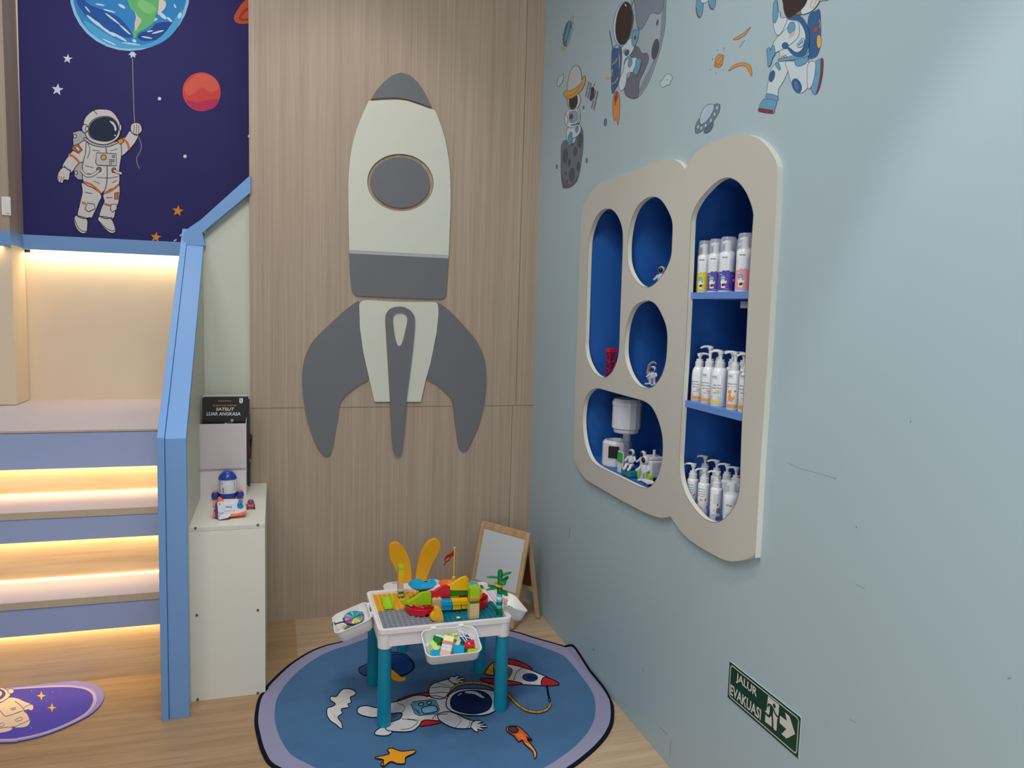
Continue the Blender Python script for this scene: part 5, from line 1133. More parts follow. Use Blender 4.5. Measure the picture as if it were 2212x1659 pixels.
# astronaut
A.smooth(RDD, [(870, 490), (920, 462), (1000, 440), (1090, 432), (1100, 460), (1000, 480), (900, 500)], **O); A.smooth(RDD, [(1020, 600), (1130, 590), (1140, 612), (1060, 630), (1015, 632)], **O); A.smooth(RDD, [(1195, 545), (1250, 565), (1240, 585), (1190, 570)], **O)
A.smooth(RW, [(640, 540), (655, 518), (700, 512), (745, 522), (790, 530), (780, 570), (745, 582), (690, 575), (650, 560)], **O); A.smooth(RW, [(745, 680), (760, 655), (830, 620), (860, 640), (850, 670), (820, 690), (770, 690)], **O)
A.smooth(RW, [(780, 500), (860, 490), (900, 480), (990, 450), (1070, 455), (1170, 450), (1200, 500), (1200, 560), (1150, 600), (1040, 598), (1010, 632), (960, 665), (850, 665), (810, 650), (830, 615), (895, 590), (905, 555), (840, 560), (790, 560)], **O)
A.line(KN, [(905, 590), (1000, 605), (960, 645), (900, 655)], 1.2); A.line(KN, [(880, 495), (925, 520), (900, 560)], 1.2); A.line(KN, [(940, 590), (1010, 600)], 1.0)
A.smooth(RW, [(1080, 460), (1070, 410), (1095, 380), (1150, 362), (1200, 352), (1225, 380), (1205, 410), (1185, 440), (1150, 470)], **O); A.line(KN, [(1082, 405), (1140, 400), (1200, 405)], 1.2); A.line(KN, [(1075, 440), (1130, 432), (1185, 435)], 1.2); A.line(KN, [(1110, 372), (1150, 385), (1195, 395)], 1.0)
A.poly(RW, [(1185, 358), (1200, 336), (1222, 340), (1238, 332), (1250, 338), (1236, 350), (1275, 342), (1284, 350), (1250, 360), (1280, 366), (1278, 376), (1245, 374), (1258, 382), (1235, 384), (1208, 376)], **O); A.line(KN, [(1225, 360), (1255, 345)], 1.0); A.line(KN, [(1232, 368), (1264, 358)], 1.0)
A.smooth(RW, [(1130, 560), (1200, 550), (1290, 590), (1340, 608), (1330, 640), (1290, 650), (1220, 645), (1160, 620), (1125, 590)], **O); A.line(KN, [(1240, 575), (1262, 600), (1225, 645)], 1.0); A.line(KN, [(1315, 600), (1310, 630), (1290, 650)], 1.2)
A.poly(RW, [(1325, 615), (1345, 602), (1375, 602), (1388, 608), (1362, 618), (1395, 615), (1408, 622), (1372, 630), (1415, 632), (1418, 642), (1375, 644), (1398, 654), (1388, 660), (1358, 652), (1362, 668), (1345, 668), (1318, 642)], **O); A.line(KN, [(1355, 622), (1395, 620)], 1.0); A.line(KN, [(1355, 638), (1400, 644)], 1.0)
A.poly((96, 150, 180), [(960, 505), (975, 490), (1080, 476), (1110, 482), (1132, 535), (1120, 560), (1010, 572), (985, 560)], KN, 1.4); A.smooth((120, 178, 206), [(1030, 525), (1100, 512), (1118, 545), (1050, 560), (1030, 552)], **O); A.ell((130, 180, 200), 1022, 505, 16, 9, -8, **O); A.ell((130, 180, 200), 1070, 496, 15, 9, -8, **O)
for k in range(3): A.line(KN, [(975 + 12 * k, 525 + 5 * k), (1010 + 5 * k, 565)], 1.0)
A.line(KN, [(1050, 460), (1110, 455), (1170, 470), (1200, 500)], 1.2); A.line(KN, [(1090, 595), (1110, 570), (1180, 562)], 1.2)
A.smooth(RW, [(1175, 480), (1200, 440), (1260, 415), (1340, 412), (1420, 418), (1480, 440), (1490, 500), (1470, 540), (1400, 570), (1290, 570), (1210, 550), (1175, 520)], **O)
A.smooth((24, 42, 84), [(1198, 485), (1225, 445), (1290, 425), (1370, 425), (1425, 450), (1445, 495), (1420, 540), (1350, 562), (1270, 555), (1210, 530)], **O); A.smooth((200, 206, 220), [(1290, 428), (1350, 430), (1400, 465), (1380, 465), (1340, 445), (1290, 438)]); A.line((200, 206, 220), [(1243, 452), (1265, 440)], 2.0)
# tether
rope = [(1200, 420), (1230, 395), (1290, 378), (1370, 378), (1440, 395), (1530, 440), (1590, 500), (1650, 540), (1720, 552), (1775, 535), (1797, 500)]
A.line(KN, rope, 6.2); A.line((196, 140, 60), rope, 4.2)
rp = spline(T7(rope), False, 6); sv = A.tr; A.tr = None
for i in range(3, len(rp) - 1, 4):
    dx, dy = rp[i + 1][0] - rp[i - 1][0], rp[i + 1][1] - rp[i - 1][1]; l = math.hypot(dx, dy); A.line(KN, [(rp[i][0] - dy / l * 2.2, rp[i][1] + dx / l * 2.2), (rp[i][0] + dy / l * 2.2, rp[i][1] - dx / l * 2.2)], 0.9, False)
A.tr = sv
A.line(KN, [(1773, 392), (1780, 440), (1790, 480)], 4.4); A.ell((196, 140, 60), 1789, 480, 5, 8, -10, **O)
# comet and star
A.smooth((206, 96, 44), [(1530, 652), (1550, 638), (1600, 640), (1640, 670), (1685, 722), (1650, 700), (1680, 726), (1655, 715), (1690, 760), (1712, 800), (1700, 832), (1690, 790), (1640, 745), (1625, 720), (1605, 730), (1575, 695), (1540, 672)], **O)
A.smooth((226, 150, 70), [(1640, 735), (1680, 755), (1708, 800), (1700, 830), (1692, 790)]); A.smooth((226, 120, 60), [(1590, 690), (1620, 680), (1650, 715), (1620, 715)]); A.ell((74, 62, 64), 1573, 659, 30, 19, 12, **O)
A.smooth((228, 152, 38), [(745, 826), (830, 805), (820, 780), (845, 770), (890, 785), (920, 788), (985, 782), (980, 800), (930, 825), (925, 860), (880, 862), (840, 850), (800, 878), (785, 870), (798, 840)], **O); A.ell((206, 110, 40), 790, 866, 9, 10, 0, **O)
A.build('print', rug)

# ------------------------------------------------------------------ play table
ZT = 0.395
tbx = thing('play_table', 'white building-block play table with teal legs on the round rug', 'table', (-0.705, -0.925, 0))
def TP(name, bm, m, par=tbx, **k):
    for v in bm.verts: v.co -= Vector((-0.705, -0.925, 0))
    return mesh_obj(name, bm, m, par, **k)
TX0, TX1, TY0, TY1 = -0.966, -0.444, -1.128, -0.722
fz = lambda a, b, d: Vector((a, b, d))
PK = mat((238, 230, 231), 0.32, 0.4, 'table_white_plastic', 0.01, 10); TEAL = mat((8, 138, 166), 0.35, 0.4, 'teal_plastic', 0.03, 10)
rimo = rrect(TX0, TY0, TX1, TY1, 0.025); rimi = rrect(TX0 + 0.020, TY0 + 0.016, TX1 - 0.020, TY1 - 0.020, 0.006, 3)
TP('rim', prism([rimo, rimi], fz, ZT, ZT - 0.018), PK, bevel=0.003)
TP('apron', prism([rrect(TX0 + 0.006, TY0 + 0.006, TX1 - 0.006, TY1 - 0.006, 0.022), rrect(TX0 + 0.014, TY0 + 0.014, TX1 - 0.014, TY1 - 0.014, 0.018)], fz, ZT - 0.018, ZT - 0.068), PK)
TP('floor_panel', bx(TX0 + 0.012, TX1 - 0.012, TY0 + 0.012, TY1 - 0.012, ZT - 0.024, ZT - 0.0125), PK)
for x, y in ((TX0 + 0.029, TY0 + 0.031), (TX1 - 0.032, TY0 + 0.031), (TX0 + 0.029, TY1 - 0.045), (TX1 - 0.032, TY1 - 0.045)):
    TP('leg', cyl(0.0265, 0.0080, 0.34, 28, ctr=(x, y), r2=0.0245), TEAL, smooth=True)
    TP('leg_sleeve', lathe([(0.0235, 0.318), (0.0275, 0.318), (0.0285, 0.345), (0.029, ZT - 0.019), (0, ZT - 0.019)], 28, ctr=(x, y)), PK, smooth=True)
# inset lines along the right rim
bm = bmesh.new(); box(bm, TX1 - 0.016, TX1 - 0.0145, TY0 + 0.19, TY1 - 0.03, ZT, ZT + 0.0003); box(bm, TX1 - 0.010, TX1 - 0.0085, TY0 + 0.19, TY1 - 0.03, ZT, ZT + 0.0003); box(bm, TX0 + 0.0125, TX0 + 0.014, TY0 + 0.05, TY1 - 0.05, ZT, ZT + 0.0003)
TP('rim_groove', bm, mat((176, 150, 146), 0.5, 0.3, 'groove_line'))
# four stud plates
PI_ = 0.0196; bx0, by0 = TX0 + 0.022, TY0 + 0.018; nx = 24; ny = 18
ZP = ZT - 0.006
def studs(bm, i0, i1, j0, j1, z):
    for i in range(i0, i1):
        for j in range(j0, j1):
            cyl(0.0056, z, z + 0.0045, 10, bm, (bx0 + (i + 0.5) * PI_, by0 + (j + 0.5) * PI_), r2=0.0052)
YEL = mat((232, 172, 30), 0.3, 0.45, 'yellow_plate', 0.03); GRP = mat((138, 142, 152), 0.35, 0.4, 'grey_plate', 0.02); TLP = mat((12, 118, 138), 0.3, 0.45, 'teal_plate', 0.03)
def plate(name, i0, i1, j0, j1, m, st=True):
    x0 = bx0 + i0 * PI_ - (0.002 if i0 == 0 else 0); x1 = bx0 + i1 * PI_ + (0.004 if i1 == nx else 0)
    bm = bx(x0, x1, by0 + j0 * PI_ + 0.0003, by0 + j1 * PI_ - 0.0003 + (0.003 if j1 == ny else 0), ZP - 0.006, ZP)
    if st: studs(bm, i0, i1, j0, j1, ZP)
    return TP(name, bm, m)
plate('stud_plate', 0, 12, 0, 9, GRP); plate('stud_plate', 12, 24, 0, 9, TLP); plate('stud_plate', 0, 12, 9, 18, YEL); plate('stud_plate', 12, 24, 9, 18, PK)

# ------------------------------------------------------------------ block builds on the table
COLR = {'lime': (160, 205, 30), 'green': (0, 128, 44), 'yellow': (240, 190, 20), 'pink': (228, 178, 164), 'cream': (222, 214, 196), 'orange': (240, 120, 40), 'red': (206, 22, 42), 'tan': (222, 192, 138), 'blue': (0, 160, 210), 'cyan': (60, 190, 215), 'white': (222, 228, 228), 'dgreen': (0, 110, 50), 'gold': (196, 158, 40), 'dred': (160, 20, 30), 'sky': (90, 180, 210), 'navy': (24, 84, 150)}
def PL(c): return mat(COLR[c], 0.22, 0.5, c + '_block', 0.02)
T6 = T(700, 1120, 4.424)
def g0(x, y, z=ZP):
    (a, b), = T6([(x, y)]); return U(a, b, 2, z)
def zat(x, y, Y):
    (a, b), = T6([(x, y)]); return U(a, b, 1, Y)
def brick_bm(wx, wy, h, nx_, ny_, st=True, bm=None, z=0.0, cx=0, cy=0):
    bm = bm or bmesh.new(); box(bm, cx - wx / 2, cx + wx / 2, cy - wy / 2, cy + wy / 2, z, z + h)
    if st:
        for i in range(nx_):
            for j in range(ny_): cyl(min(wx / nx_, wy / ny_) * 0.29, z + h, z + h + 0.004, 12, bm, (cx - wx / 2 + wx * (i + 0.5) / nx_, cy - wy / 2 + wy * (j + 0.5) / ny_))
    return bm
def tower(name, label, base, wx, wy, nx_, ny_, layers, z=ZP):
    """layers: (colour, height) bottom-up; each brick a part"""
    t = thing(name, label, 'toy blocks', (base.x, base.y, z), 0); zz = 0
    for k, (c, h) in enumerate(layers):
        last = k == len(layers) - 1
        mesh_obj('brick', brick_bm(wx, wy, h - 0.0004, nx_, ny_, last, None, zz), PL(c), t, bevel=0.0006); zz += h
    return t
W2 = PI_ * 2 - 0.001; W1_ = PI_ - 0.001
# tall front tower
b = g0(1437, 958); b.y += W2 / 2
ht = zat(1437, 660, b.y - W2 / 2).z - ZP; u = ht / 12.4
tower('block_tower', 'tall tan block tower topped with green, orange and lime at the table front', b, W2, W2, 2, 2, [('tan', u), ('tan', u), ('tan', u * 0.9), ('tan', u), ('tan', u * 1.1), ('tan', u * 1.0), ('green', u), ('orange', u), ('lime', u * 2.1), ('lime', u * 2.1)])
# tan tower by the duck
b = g0(1080, 889); b.y += W2 / 2
ht = zat(1080, 772, b.y - W2 / 2).z - ZP
tower('block_tower', 'short tan block tower behind the yellow bird block', b, W2, W2, 2, 2, [('tan', ht * 0.33), ('tan', ht * 0.33), ('tan', ht * 0.34)])
# striped back tower
b = g0(735, 765); b.y += W1_
ht = zat(733, 462, b.y - W1_).z - ZP
tower('block_tower', 'slim striped tower of lime, yellow, pink, white and green blocks at the back', b, W1_ * 1.12, W2, 1, 2, [('green', ht * 0.07), ('pink', ht * 0.07), ('green', ht * 0.08), ('cream', ht * 0.09), ('pink', ht * 0.22), ('yellow', ht * 0.19), ('yellow', ht * 0.17), ('lime', ht * 0.11)])
# yellow bird block
b = g0(1075, 975)
bird = thing('bird_block', 'yellow rounded bird-shaped block lying on the grey plate edge', 'toy block', (b.x, b.y + 0.004, ZP + 0.0045))
f2 = lambda a, b_, d: U(a, b_, 1, bird.location.y) - bird.location + Vector((0, -d, 0))
bm = prism([spline(T6([(1055, 850), (1080, 843), (1108, 852), (1122, 890), (1134, 935), (1128, 968), (1090, 980), (1040, 962), (1012, 942), (1025, 915), (1050, 885)]), True, 3)], f2, 0.016, -0.012)
mesh_obj('body', bm, mat((236, 176, 22), 0.4, 0.4, 'yellow_bird', 0.02), bird, True, bevel=0.004)
mesh_obj('base', bx(-0.014, 0.016, -0.012, 0.012, 0.0, 0.006), mat((200, 110, 24), 0.4, 0.4, 'bird_base'), bird)

def run_piece(par, name, prof, Y, depth, m, wall=0.0035, drop=0.011):
    """sloped channel: outline in crop pixels on the plane Y (front), solid below, two raised side walls"""
    yb_ = max(p[1] for p in prof['out'])
    def fp_(Y_): return lambda a, b_, d: U(a, b_, 1, Y_) - par.location + Vector((0, d, 0))
    bm = prism([T6(prof['out'])], fp_(Y + depth), -wall, 0.0)
    dn = lambda k: [(x, min(y + k, yb_ - 4)) for x, y in prof['out']]
    prism([T6(dn(12))], fp_(Y), 0.0, wall, bm)
    prism([T6(dn(24))], fp_(Y), wall, depth - wall, bm)
    return mesh_obj(name, bm, m, par, bevel=0.0007)
yS = g0(1100, 800).y + 0.012
YS = -0.975
mr = thing('marble_run', 'winding marble run of lime, red, yellow and blue slides across the table middle', 'toy marble run', (-0.70, YS, ZP))
DS = 0.030
run_piece(mr, 'slide', dict(out=[(845, 760), (870, 750), (900, 725), (935, 700), (975, 693), (1026, 693), (1026, 830), (840, 815), (800, 832), (748, 800), (744, 768), (775, 765), (800, 790), (830, 775)], low=[(760, 800), (850, 790), (900, 760), (940, 728), (980, 715), (1026, 712), (1026, 828), (845, 822), (800, 830)]), YS + 0.004, DS, PL('lime'))
run_piece(mr, 'slide', dict(out=[(1015, 690), (1060, 685), (1100, 658), (1140, 634), (1180, 628), (1204, 640), (1204, 760), (1030, 765), (1030, 712)], low=[(1030, 712), (1080, 705), (1130, 665), (1204, 655), (1204, 760), (1030, 762)]), YS + 0.004, DS, PL('red'))
run_piece(mr, 'slide', dict(out=[(1188, 622), (1225, 618), (1265, 590), (1310, 560), (1345, 548), (1362, 546), (1366, 565), (1380, 568), (1380, 680), (1206, 692), (1206, 655), (1190, 650)], low=[(1206, 640), (1260, 620), (1310, 585), (1380, 572), (1380, 680), (1206, 690)]), YS + 0.004, DS, PL('yellow'))
def slab(name, x0, y0, x1, y1, c, Y=YS + 0.006, dep=0.036):
    f3 = lambda a, b_, d: U(a, b_, 1, Y) - mr.location + Vector((0, d, 0))
    bm = prism([T6([(x0, y0), (x1, y0 - (x1 - x0) * 0.06), (x1, y1 - (x1 - x0) * 0.06), (x0, y1)])], f3, 0.0, dep)
    mesh_obj('brick', bm, PL(c), mr, bevel=0.0006)
slab('b', 1206, 693, 1378, 742, 'green'); slab('b', 1206, 744, 1290, 772, 'gold'); slab('b', 1292, 740, 1378, 768, 'dred'); slab('b', 1206, 774, 1290, 800, 'blue'); slab('b', 1292, 770, 1378, 800, 'gold')
slab('b', 1130, 768, 1204, 798, 'green'); slab('b', 1030, 775, 1128, 800, 'green', YS + 0.02)
for x0, x1 in ((1045, 1200), (1215, 1300), (1302, 1375)): slab('b', x0, 802, x1, 905, 'tan', YS + 0.012, 0.024)
# lower straight channels
def chan(x0, x1, y0, y1, c, Y):
    f3 = lambda a, b_, d: U(a, b_, 1, Y) - mr.location + Vector((0, d, 0)); s = -0.05 * (x1 - x0)
    bm = prism([T6([(x0, y0), (x1, y0 + s), (x1, y0 + s + 26), (x0, y0 + 26)])], f3, -0.002, 0.036)
    prism([T6([(x0 + 3, y0 + 26), (x1 - 3, y0 + s + 26), (x1 - 3, y1 + s), (x0 + 3, y1)])], f3, 0.002, 0.034, bm)
    prism([T6([(x0, y0 - 9), (x1, y0 + s - 9), (x1, y0 + s + 2), (x0, y0 + 2)])], f3, -0.002, 0.0015, bm); prism([T6([(x0, y0 - 9), (x1, y0 + s - 9), (x1, y0 + s + 2), (x0, y0 + 2)])], f3, 0.032, 0.036, bm)
    mesh_obj('channel', bm, PL(c), mr, bevel=0.0006)
YC = -1.016
chan(1128, 1228, 807, 880, 'blue', YC); chan(1230, 1312, 800, 876, 'yellow', YC); chan(1313, 1388, 796, 868, 'yellow', YC)
# curved red channel at the left, and at the right
def bend(cx, cy, r, a0, a1, z0, z1, c, name='curved_channel'):
    bm = bmesh.new(); n = 14; wd = 0.036; pr = [(-wd / 2, z0), (wd / 2, z0), (wd / 2, z1), (wd / 2 - 0.004, z1), (wd / 2 - 0.008, z0 + 0.008), (-wd / 2 + 0.008, z0 + 0.008), (-wd / 2 + 0.004, z1), (-wd / 2, z1)]
    rings = []
    for i in range(n + 1):
        a = radians(a0 + (a1 - a0) * i / n); rings.append([bm.verts.new((cx + (r + o) * cos(a) + 0.70, cy + (r + o) * sin(a) - YS, z - ZP)) for o, z in pr])
    for A_, B_ in zip(rings, rings[1:]):
        for k in range(len(pr)): bm.faces.new((A_[k], A_[(k + 1) % 8], B_[(k + 1) % 8], B_[k]))
    bm.faces.new(rings[0]); bm.faces.new(rings[-1][::-1]); bmesh.ops.recalc_face_normals(bm, faces=bm.faces)
    return mesh_obj(name, bm, PL(c), mr, True, bevel=0.0008)
L1 = g0(755, 850); C1_ = g0(870, 900)
rr_ = 0.052
cxl = L1.x + rr_ + 0.018; cyl_ = -0.998 + rr_ - 0.018
bend(cxl, cyl_, rr_, 150, 270, ZP + 0.005, ZP + 0.030, 'red')
bm = bmesh.new(); x0, x1 = cxl + 0.70, g0(1032, 880).x + 0.70
for zz0, zz1, o0, o1 in ((0.005, 0.013, -0.018, 0.018), (0.005, 0.030, -0.018, -0.014), (0.005, 0.030, 0.014, 0.018)): box(bm, x0, x1, cyl_ - rr_ + o0 - YS, cyl_ - rr_ + o1 - YS, zz0, zz1)
mesh_obj('channel', bm, PL('red'), mr, bevel=0.0006)
R1 = g0(1565, 815)
cxr = R1.x - rr_ - 0.014
bend(cxr, -0.965 + 0.01, rr_ * 0.9, -75, 75, ZP + 0.005, ZP + 0.036, 'red')
bend(cxr - 0.006, -0.945, rr_ * 0.62, -60, 70, ZP + 0.034, ZP + 0.058, 'yellow'); bend(cxr - 0.012, -0.935, rr_ * 0.45, -60, 70, ZP + 0.056, ZP + 0.082, 'sky')
# blue funnel bowl on its stand, orange bowl with the flag
q = zat(940, 640, -0.87)
fb_ = thing('funnel_bowl', 'blue scoop bowl on a dark stand behind the lime slide', 'toy bowl', (q.x, -0.87, ZP))
zb0 = q.z - ZP
rb_ = abs(zat(1075, 640, -0.87).x - zat(805, 640, -0.87).x) / 2
def bowl(r, z, cut=True):
    bm = bmesh.new(); n = 40; rings = []
    prof = [(0.10, -0.30), (0.35, -0.27), (0.62, -0.18), (0.85, -0.03), (1.0, 0.14), (0.97, 0.14), (0.82, 0.01), (0.6, -0.13), (0.34, -0.22), (0.10, -0.25)]
    for k in range(n):
        a = 2 * pi * k / n; ring = []
        for j, (rr0, zz0) in enumerate(prof):
            zz = zz0
            if cut and 2 <= j <= 6:
                ad = math.degrees(a) % 360
                if 42 < ad < 82: zz = min(zz, -0.06 + (0.0 if 48 < ad < 76 else 0.08))
                if 18 <= ad <= 42 and 4 <= j <= 5: zz += 0.20 * (1 - abs(ad - 34) / 18)
            ring.append(bm.verts.new((r * rr0 * cos(a), r * rr0 * sin(a), z + r * zz)))
        rings.append(ring)
    for k in range(n):
        A_, B_ = rings[k], rings[(k + 1) % n]
        for j in range(len(prof) - 1): bm.faces.new((A_[j], B_[j], B_[j + 1], A_[j + 1]))
    bm.faces.new([r_[0] for r_ in rings][::-1]); bm.faces.new([r_[-1] for r_ in rings]); bmesh.ops.recalc_face_normals(bm, faces=bm.faces)
    return bm
mesh_obj('bowl', bowl(rb_, zb0), PL('blue'), fb_, True)
mesh_obj('stand', cyl(0.014, 0.0, zb0 - rb_ * 0.28, 16), mat((50, 60, 70), 0.4, 0.4, 'dark_stand'), fb_, True)
q = zat(1185, 628, -0.80)
ob = thing('funnel_bowl', 'orange bowl half hidden behind the red slide, carrying the flag', 'toy bowl', (q.x, -0.80, ZP)); zo = q.z - ZP
ro = abs(zat(1275, 620, -0.80).x - zat(1090, 620, -0.80).x) / 2
mesh_obj('bowl', bowl(ro, zo, False), PL('orange'), ob, True); mesh_obj('stand', cyl(0.014, 0.0, zo - ro * 0.25, 16), PL('orange'), ob, True)
q = zat(1240, 580, -0.80); qt = zat(1244, 283, -0.80)
fl_ = thing('toy_flag', 'red swallow-tailed toy flag on a yellow pole behind the yellow slide', 'toy flag', (q.x, -0.80, zo + ZP - ro * 0.24))
h0 = q.z - fl_.location.z
bm = bmesh.new(); tube(bm, [(0, 0, 0), (0, 0, qt.z - fl_.location.z)], 0.0028, 10); cyl(0.008, 0, h0 + 0.008, 12, bm); ball(bm, (0, 0, h0 + 0.006), 0.008, 10); ball(bm, (0, 0, qt.z - fl_.location.z), 0.0055, 10)
mesh_obj('pole', bm, PL('yellow'), fl_, True)
f3 = lambda a, b_, d: U(a, b_, 1, -0.80) - fl_.location + Vector((0, d, 0))
bm = prism([spline(T6([(1242, 305), (1225, 315), (1205, 338), (1180, 345), (1158, 372), (1146, 400), (1150, 407), (1168, 385), (1195, 370), (1200, 380), (1180, 400), (1160, 410), (1146, 445), (1152, 452), (1168, 420), (1195, 405), (1207, 378), (1225, 362), (1242, 355)]), True, 2)], f3, -0.001, 0.001)
mesh_obj('banner', bm, PL('dred'), fl_)
# lime ramp
q0_ = g0(620, 880); rp_ = thing('block_ramp', 'lime green slide ramp standing alone on the yellow plate', 'toy block', (q0_.x, q0_.y, ZP + 0.0045))
bm = bmesh.new(); Lr, hr, wr = 0.085, 0.034, 0.040
for s in (-1, 1):
    prism([[(0, 0), (0, 0.012), (0.012, 0.013), (Lr * 0.5, 0.022), (Lr, hr), (Lr, 0)]], lambda a, b_, d, s=s: Vector((d, a, b_)), s * wr / 2, s * (wr / 2 - 0.004), bm)
prism([[(0, 0), (0, 0.006), (0.012, 0.005), (Lr * 0.5, 0.010), (Lr, hr - 0.014), (Lr, 0)]], lambda a, b_, d: Vector((d, a, b_)), -wr / 2 + 0.004, wr / 2 - 0.004, bm)
mesh_obj('ramp', bm, PL('lime'), rp_, bevel=0.0015)
# palm tree
b = g0(1680, 926)
pm = thing('toy_palm', 'green and cyan striped toy palm tree with yellow flower at the table corner', 'toy tree', (b.x, b.y + 0.012, ZP))
hz = lambda y: zat(1672, y, b.y + 0.012).z - ZP
lv = [(905, 'dgreen'), (850, 'dgreen'), (825, 'cyan'), (790, 'dgreen'), (768, 'cyan'), (742, 'white'), (715, 'cyan'), (665, 'dgreen')]
z0 = 0; rr0 = 0.0125
seg = [(hz(850), 'dgreen'), (hz(822), 'cyan'), (hz(790), 'dgreen'), (hz(768), 'cyan'), (hz(742), 'white'), (hz(715), 'cyan'), (hz(665), 'dgreen'), (hz(610), 'dgreen'), (hz(555), 'dgreen'), (hz(505), 'dgreen')]
for z1, c in seg:
    mesh_obj('trunk_ring', lathe([(0, z0), (rr0, z0), (rr0, z1 - 0.001), (rr0 * 0.93, z1), (0, z1)], 18), PL(c), pm, True); z0 = z1; rr0 = max(0.0100, rr0 - 0.0003)
mesh_obj('trunk_tip', lathe([(0, z0), (0.008, z0), (0.008, z0 + 0.004), (0.0055, z0 + 0.007), (0, z0 + 0.008)], 14), PL('dgreen'), pm, True)
def frond(ang, z, L, tilt, wd=0.016):
    bm = bmesh.new(); n = 9; top = []; a = radians(ang)
    for i in range(n + 1):
        t = i / n; w_ = 1.35 * wd * sin(pi * min(1, 0.12 + t * 0.88)) ** 0.7 * (1.0 if i % 2 else 0.86); r0 = 0.008 + L * t
        top.append((r0, w_ / 2, z + tilt * L * t - 0.010 * t * t))
    up_v, lo_v = [], []
    for r0, w_, z_ in top:
        for lst, dz in ((up_v, 0.0012), (lo_v, -0.0012)):
            lst.append([bm.verts.new((r0 * cos(a) - s * w_ * sin(a), r0 * sin(a) + s * w_ * cos(a), z_ + dz - (abs(s) * 0.003))) for s in (-1, 0, 1)])
    for lst in (up_v, lo_v):
        for A_, B_ in zip(lst, lst[1:]):
            for k in (0, 1): bm.faces.new((A_[k], A_[k + 1], B_[k + 1], B_[k]))
    for A_, B_, C_, D2 in zip(up_v, up_v[1:], lo_v, lo_v[1:]):
        for k in (0, 2): bm.faces.new((A_[k], B_[k], D2[k], C_[k]))
    bm.faces.new([up_v[0][0], up_v[0][1], up_v[0][2], lo_v[0][2], lo_v[0][1], lo_v[0][0]])
    return bm
for ang, yy, L, tl in ((176, 560, 0.046, 0.30), (10, 545, 0.042, 0.42), (28, 620, 0.040, 0.75), (182, 655, 0.048, 0.10), (-75, 585, 0.026, 0.10), (-50, 680, 0.030, -0.15), (140, 655, 0.045, 0.15)):
    mesh_obj('frond', frond(ang, hz(yy), L, tl, 0.018 if ang > -40 else 0.026), mat((0, 130, 66), 0.3, 0.4, 'frond_green', 0.05), pm)
bm = bmesh.new(); zf_ = hz(632)
for k in range(5):
    a = radians(-80 + 72 * k); tube(bm, [(0.008 * cos(a), 0.008 * sin(a), zf_ - 0.004), (0.016 * cos(a), 0.016 * sin(a), zf_ - 0.001), (0.023 * cos(a), 0.023 * sin(a), zf_ + 0.003)], [0.004, 0.0065, 0.003], 8)
cyl(0.0125, zf_ - 0.008, zf_ + 0.002, 14, bm); mesh_obj('flower', bm, PL('yellow'), pm, True)
ck = tag(mesh_obj('toy_coin', lathe([(0, 0), (0.0075, 0), (0.0075, 0.003), (0, 0.003)], 16), PL('white'), None, True), 'tiny white round button on the teal plate front edge', 'toy')
q = g0(1288, 972); ck.location = (q.x, q.y + 0.010, ZP + 0.0048)
gb = tag(mesh_obj('leaf_piece', brick_bm(0.012, 0.030, 0.006, 1, 1, False), PL('dgreen'), None, bevel=0.002), 'small dark green leaf piece on the white plate behind the lime tower', 'toy block'); q = g0(1505, 655, ZP + 0.006); gb.location = (q.x, q.y, ZP + 0.0048)

# ------------------------------------------------------------------ trays hung on the table
def tray(label, origin, rz, Lw, Wd, tilt, dep=0.050):
    mw = Matrix.Translation(origin) @ Matrix.Rotation(rz, 4, 'Z') @ Matrix.Rotation(tilt, 4, 'X')
    t = thing('storage_tray', label, 'tray', mw=mw, group=None)
    bm = bmesh.new(); n = 7
    def ring(off, z, r): return [bm.verts.new((x, y, z)) for x, y in rrect(-Lw / 2 + off, -Wd + off, Lw / 2 - off, -off, r, n)]
    R_ = [ring(0.0, 0.0, 0.030), ring(0.0, -0.003, 0.030), ring(0.003, -0.004, 0.028), ring(0.008, -dep + 0.008, 0.024), ring(0.014, -dep, 0.02)]
    I_ = [ring(0.004, 0.0, 0.027), ring(0.011, -dep + 0.010, 0.022), ring(0.018, -dep + 0.003, 0.018)]
    m_ = len(R_[0])
    def br(A_, B_):
        for k in range(m_): bm.faces.new((A_[k], A_[(k + 1) % m_], B_[(k + 1) % m_], B_[k]))
    for A_, B_ in zip(R_, R_[1:]): br(A_, B_)
    br(I_[0], R_[0])
    for A_, B_ in zip(I_, I_[1:]): br(A_, B_)
    bm.faces.new(R_[-1]); bm.faces.new(I_[-1][::-1]); bmesh.ops.recalc_face_normals(bm, faces=bm.faces)
    mesh_obj('tub', bm, PLASTIC, t, True)
    for s in (-1, 1): mesh_obj('hook', bx(s * Lw * 0.25 - 0.010, s * Lw * 0.25 + 0.010, -0.004, 0.010, -0.012, 0.004), PLASTIC, t, bevel=0.001)
    return mw, dep
def put(o, mw, x, y, z, rx=0, ry=0, rz=0):
    o.matrix_world = mw @ Matrix.Translation((x, y, z)) @ Matrix.Rotation(radians(rz), 4, 'Z') @ Matrix.Rotation(radians(rx), 4, 'X') @ Matrix.Rotation(radians(ry), 4, 'Y')
def loose(name, label, cat, bm, m, mw, pos, grp, smooth=False, bevel=0.0006, mats=None):
    o = mesh_obj(name, bm, m, None, smooth, bevel, mats); tag(o, label, cat, grp); put(o, mw, *pos); return o
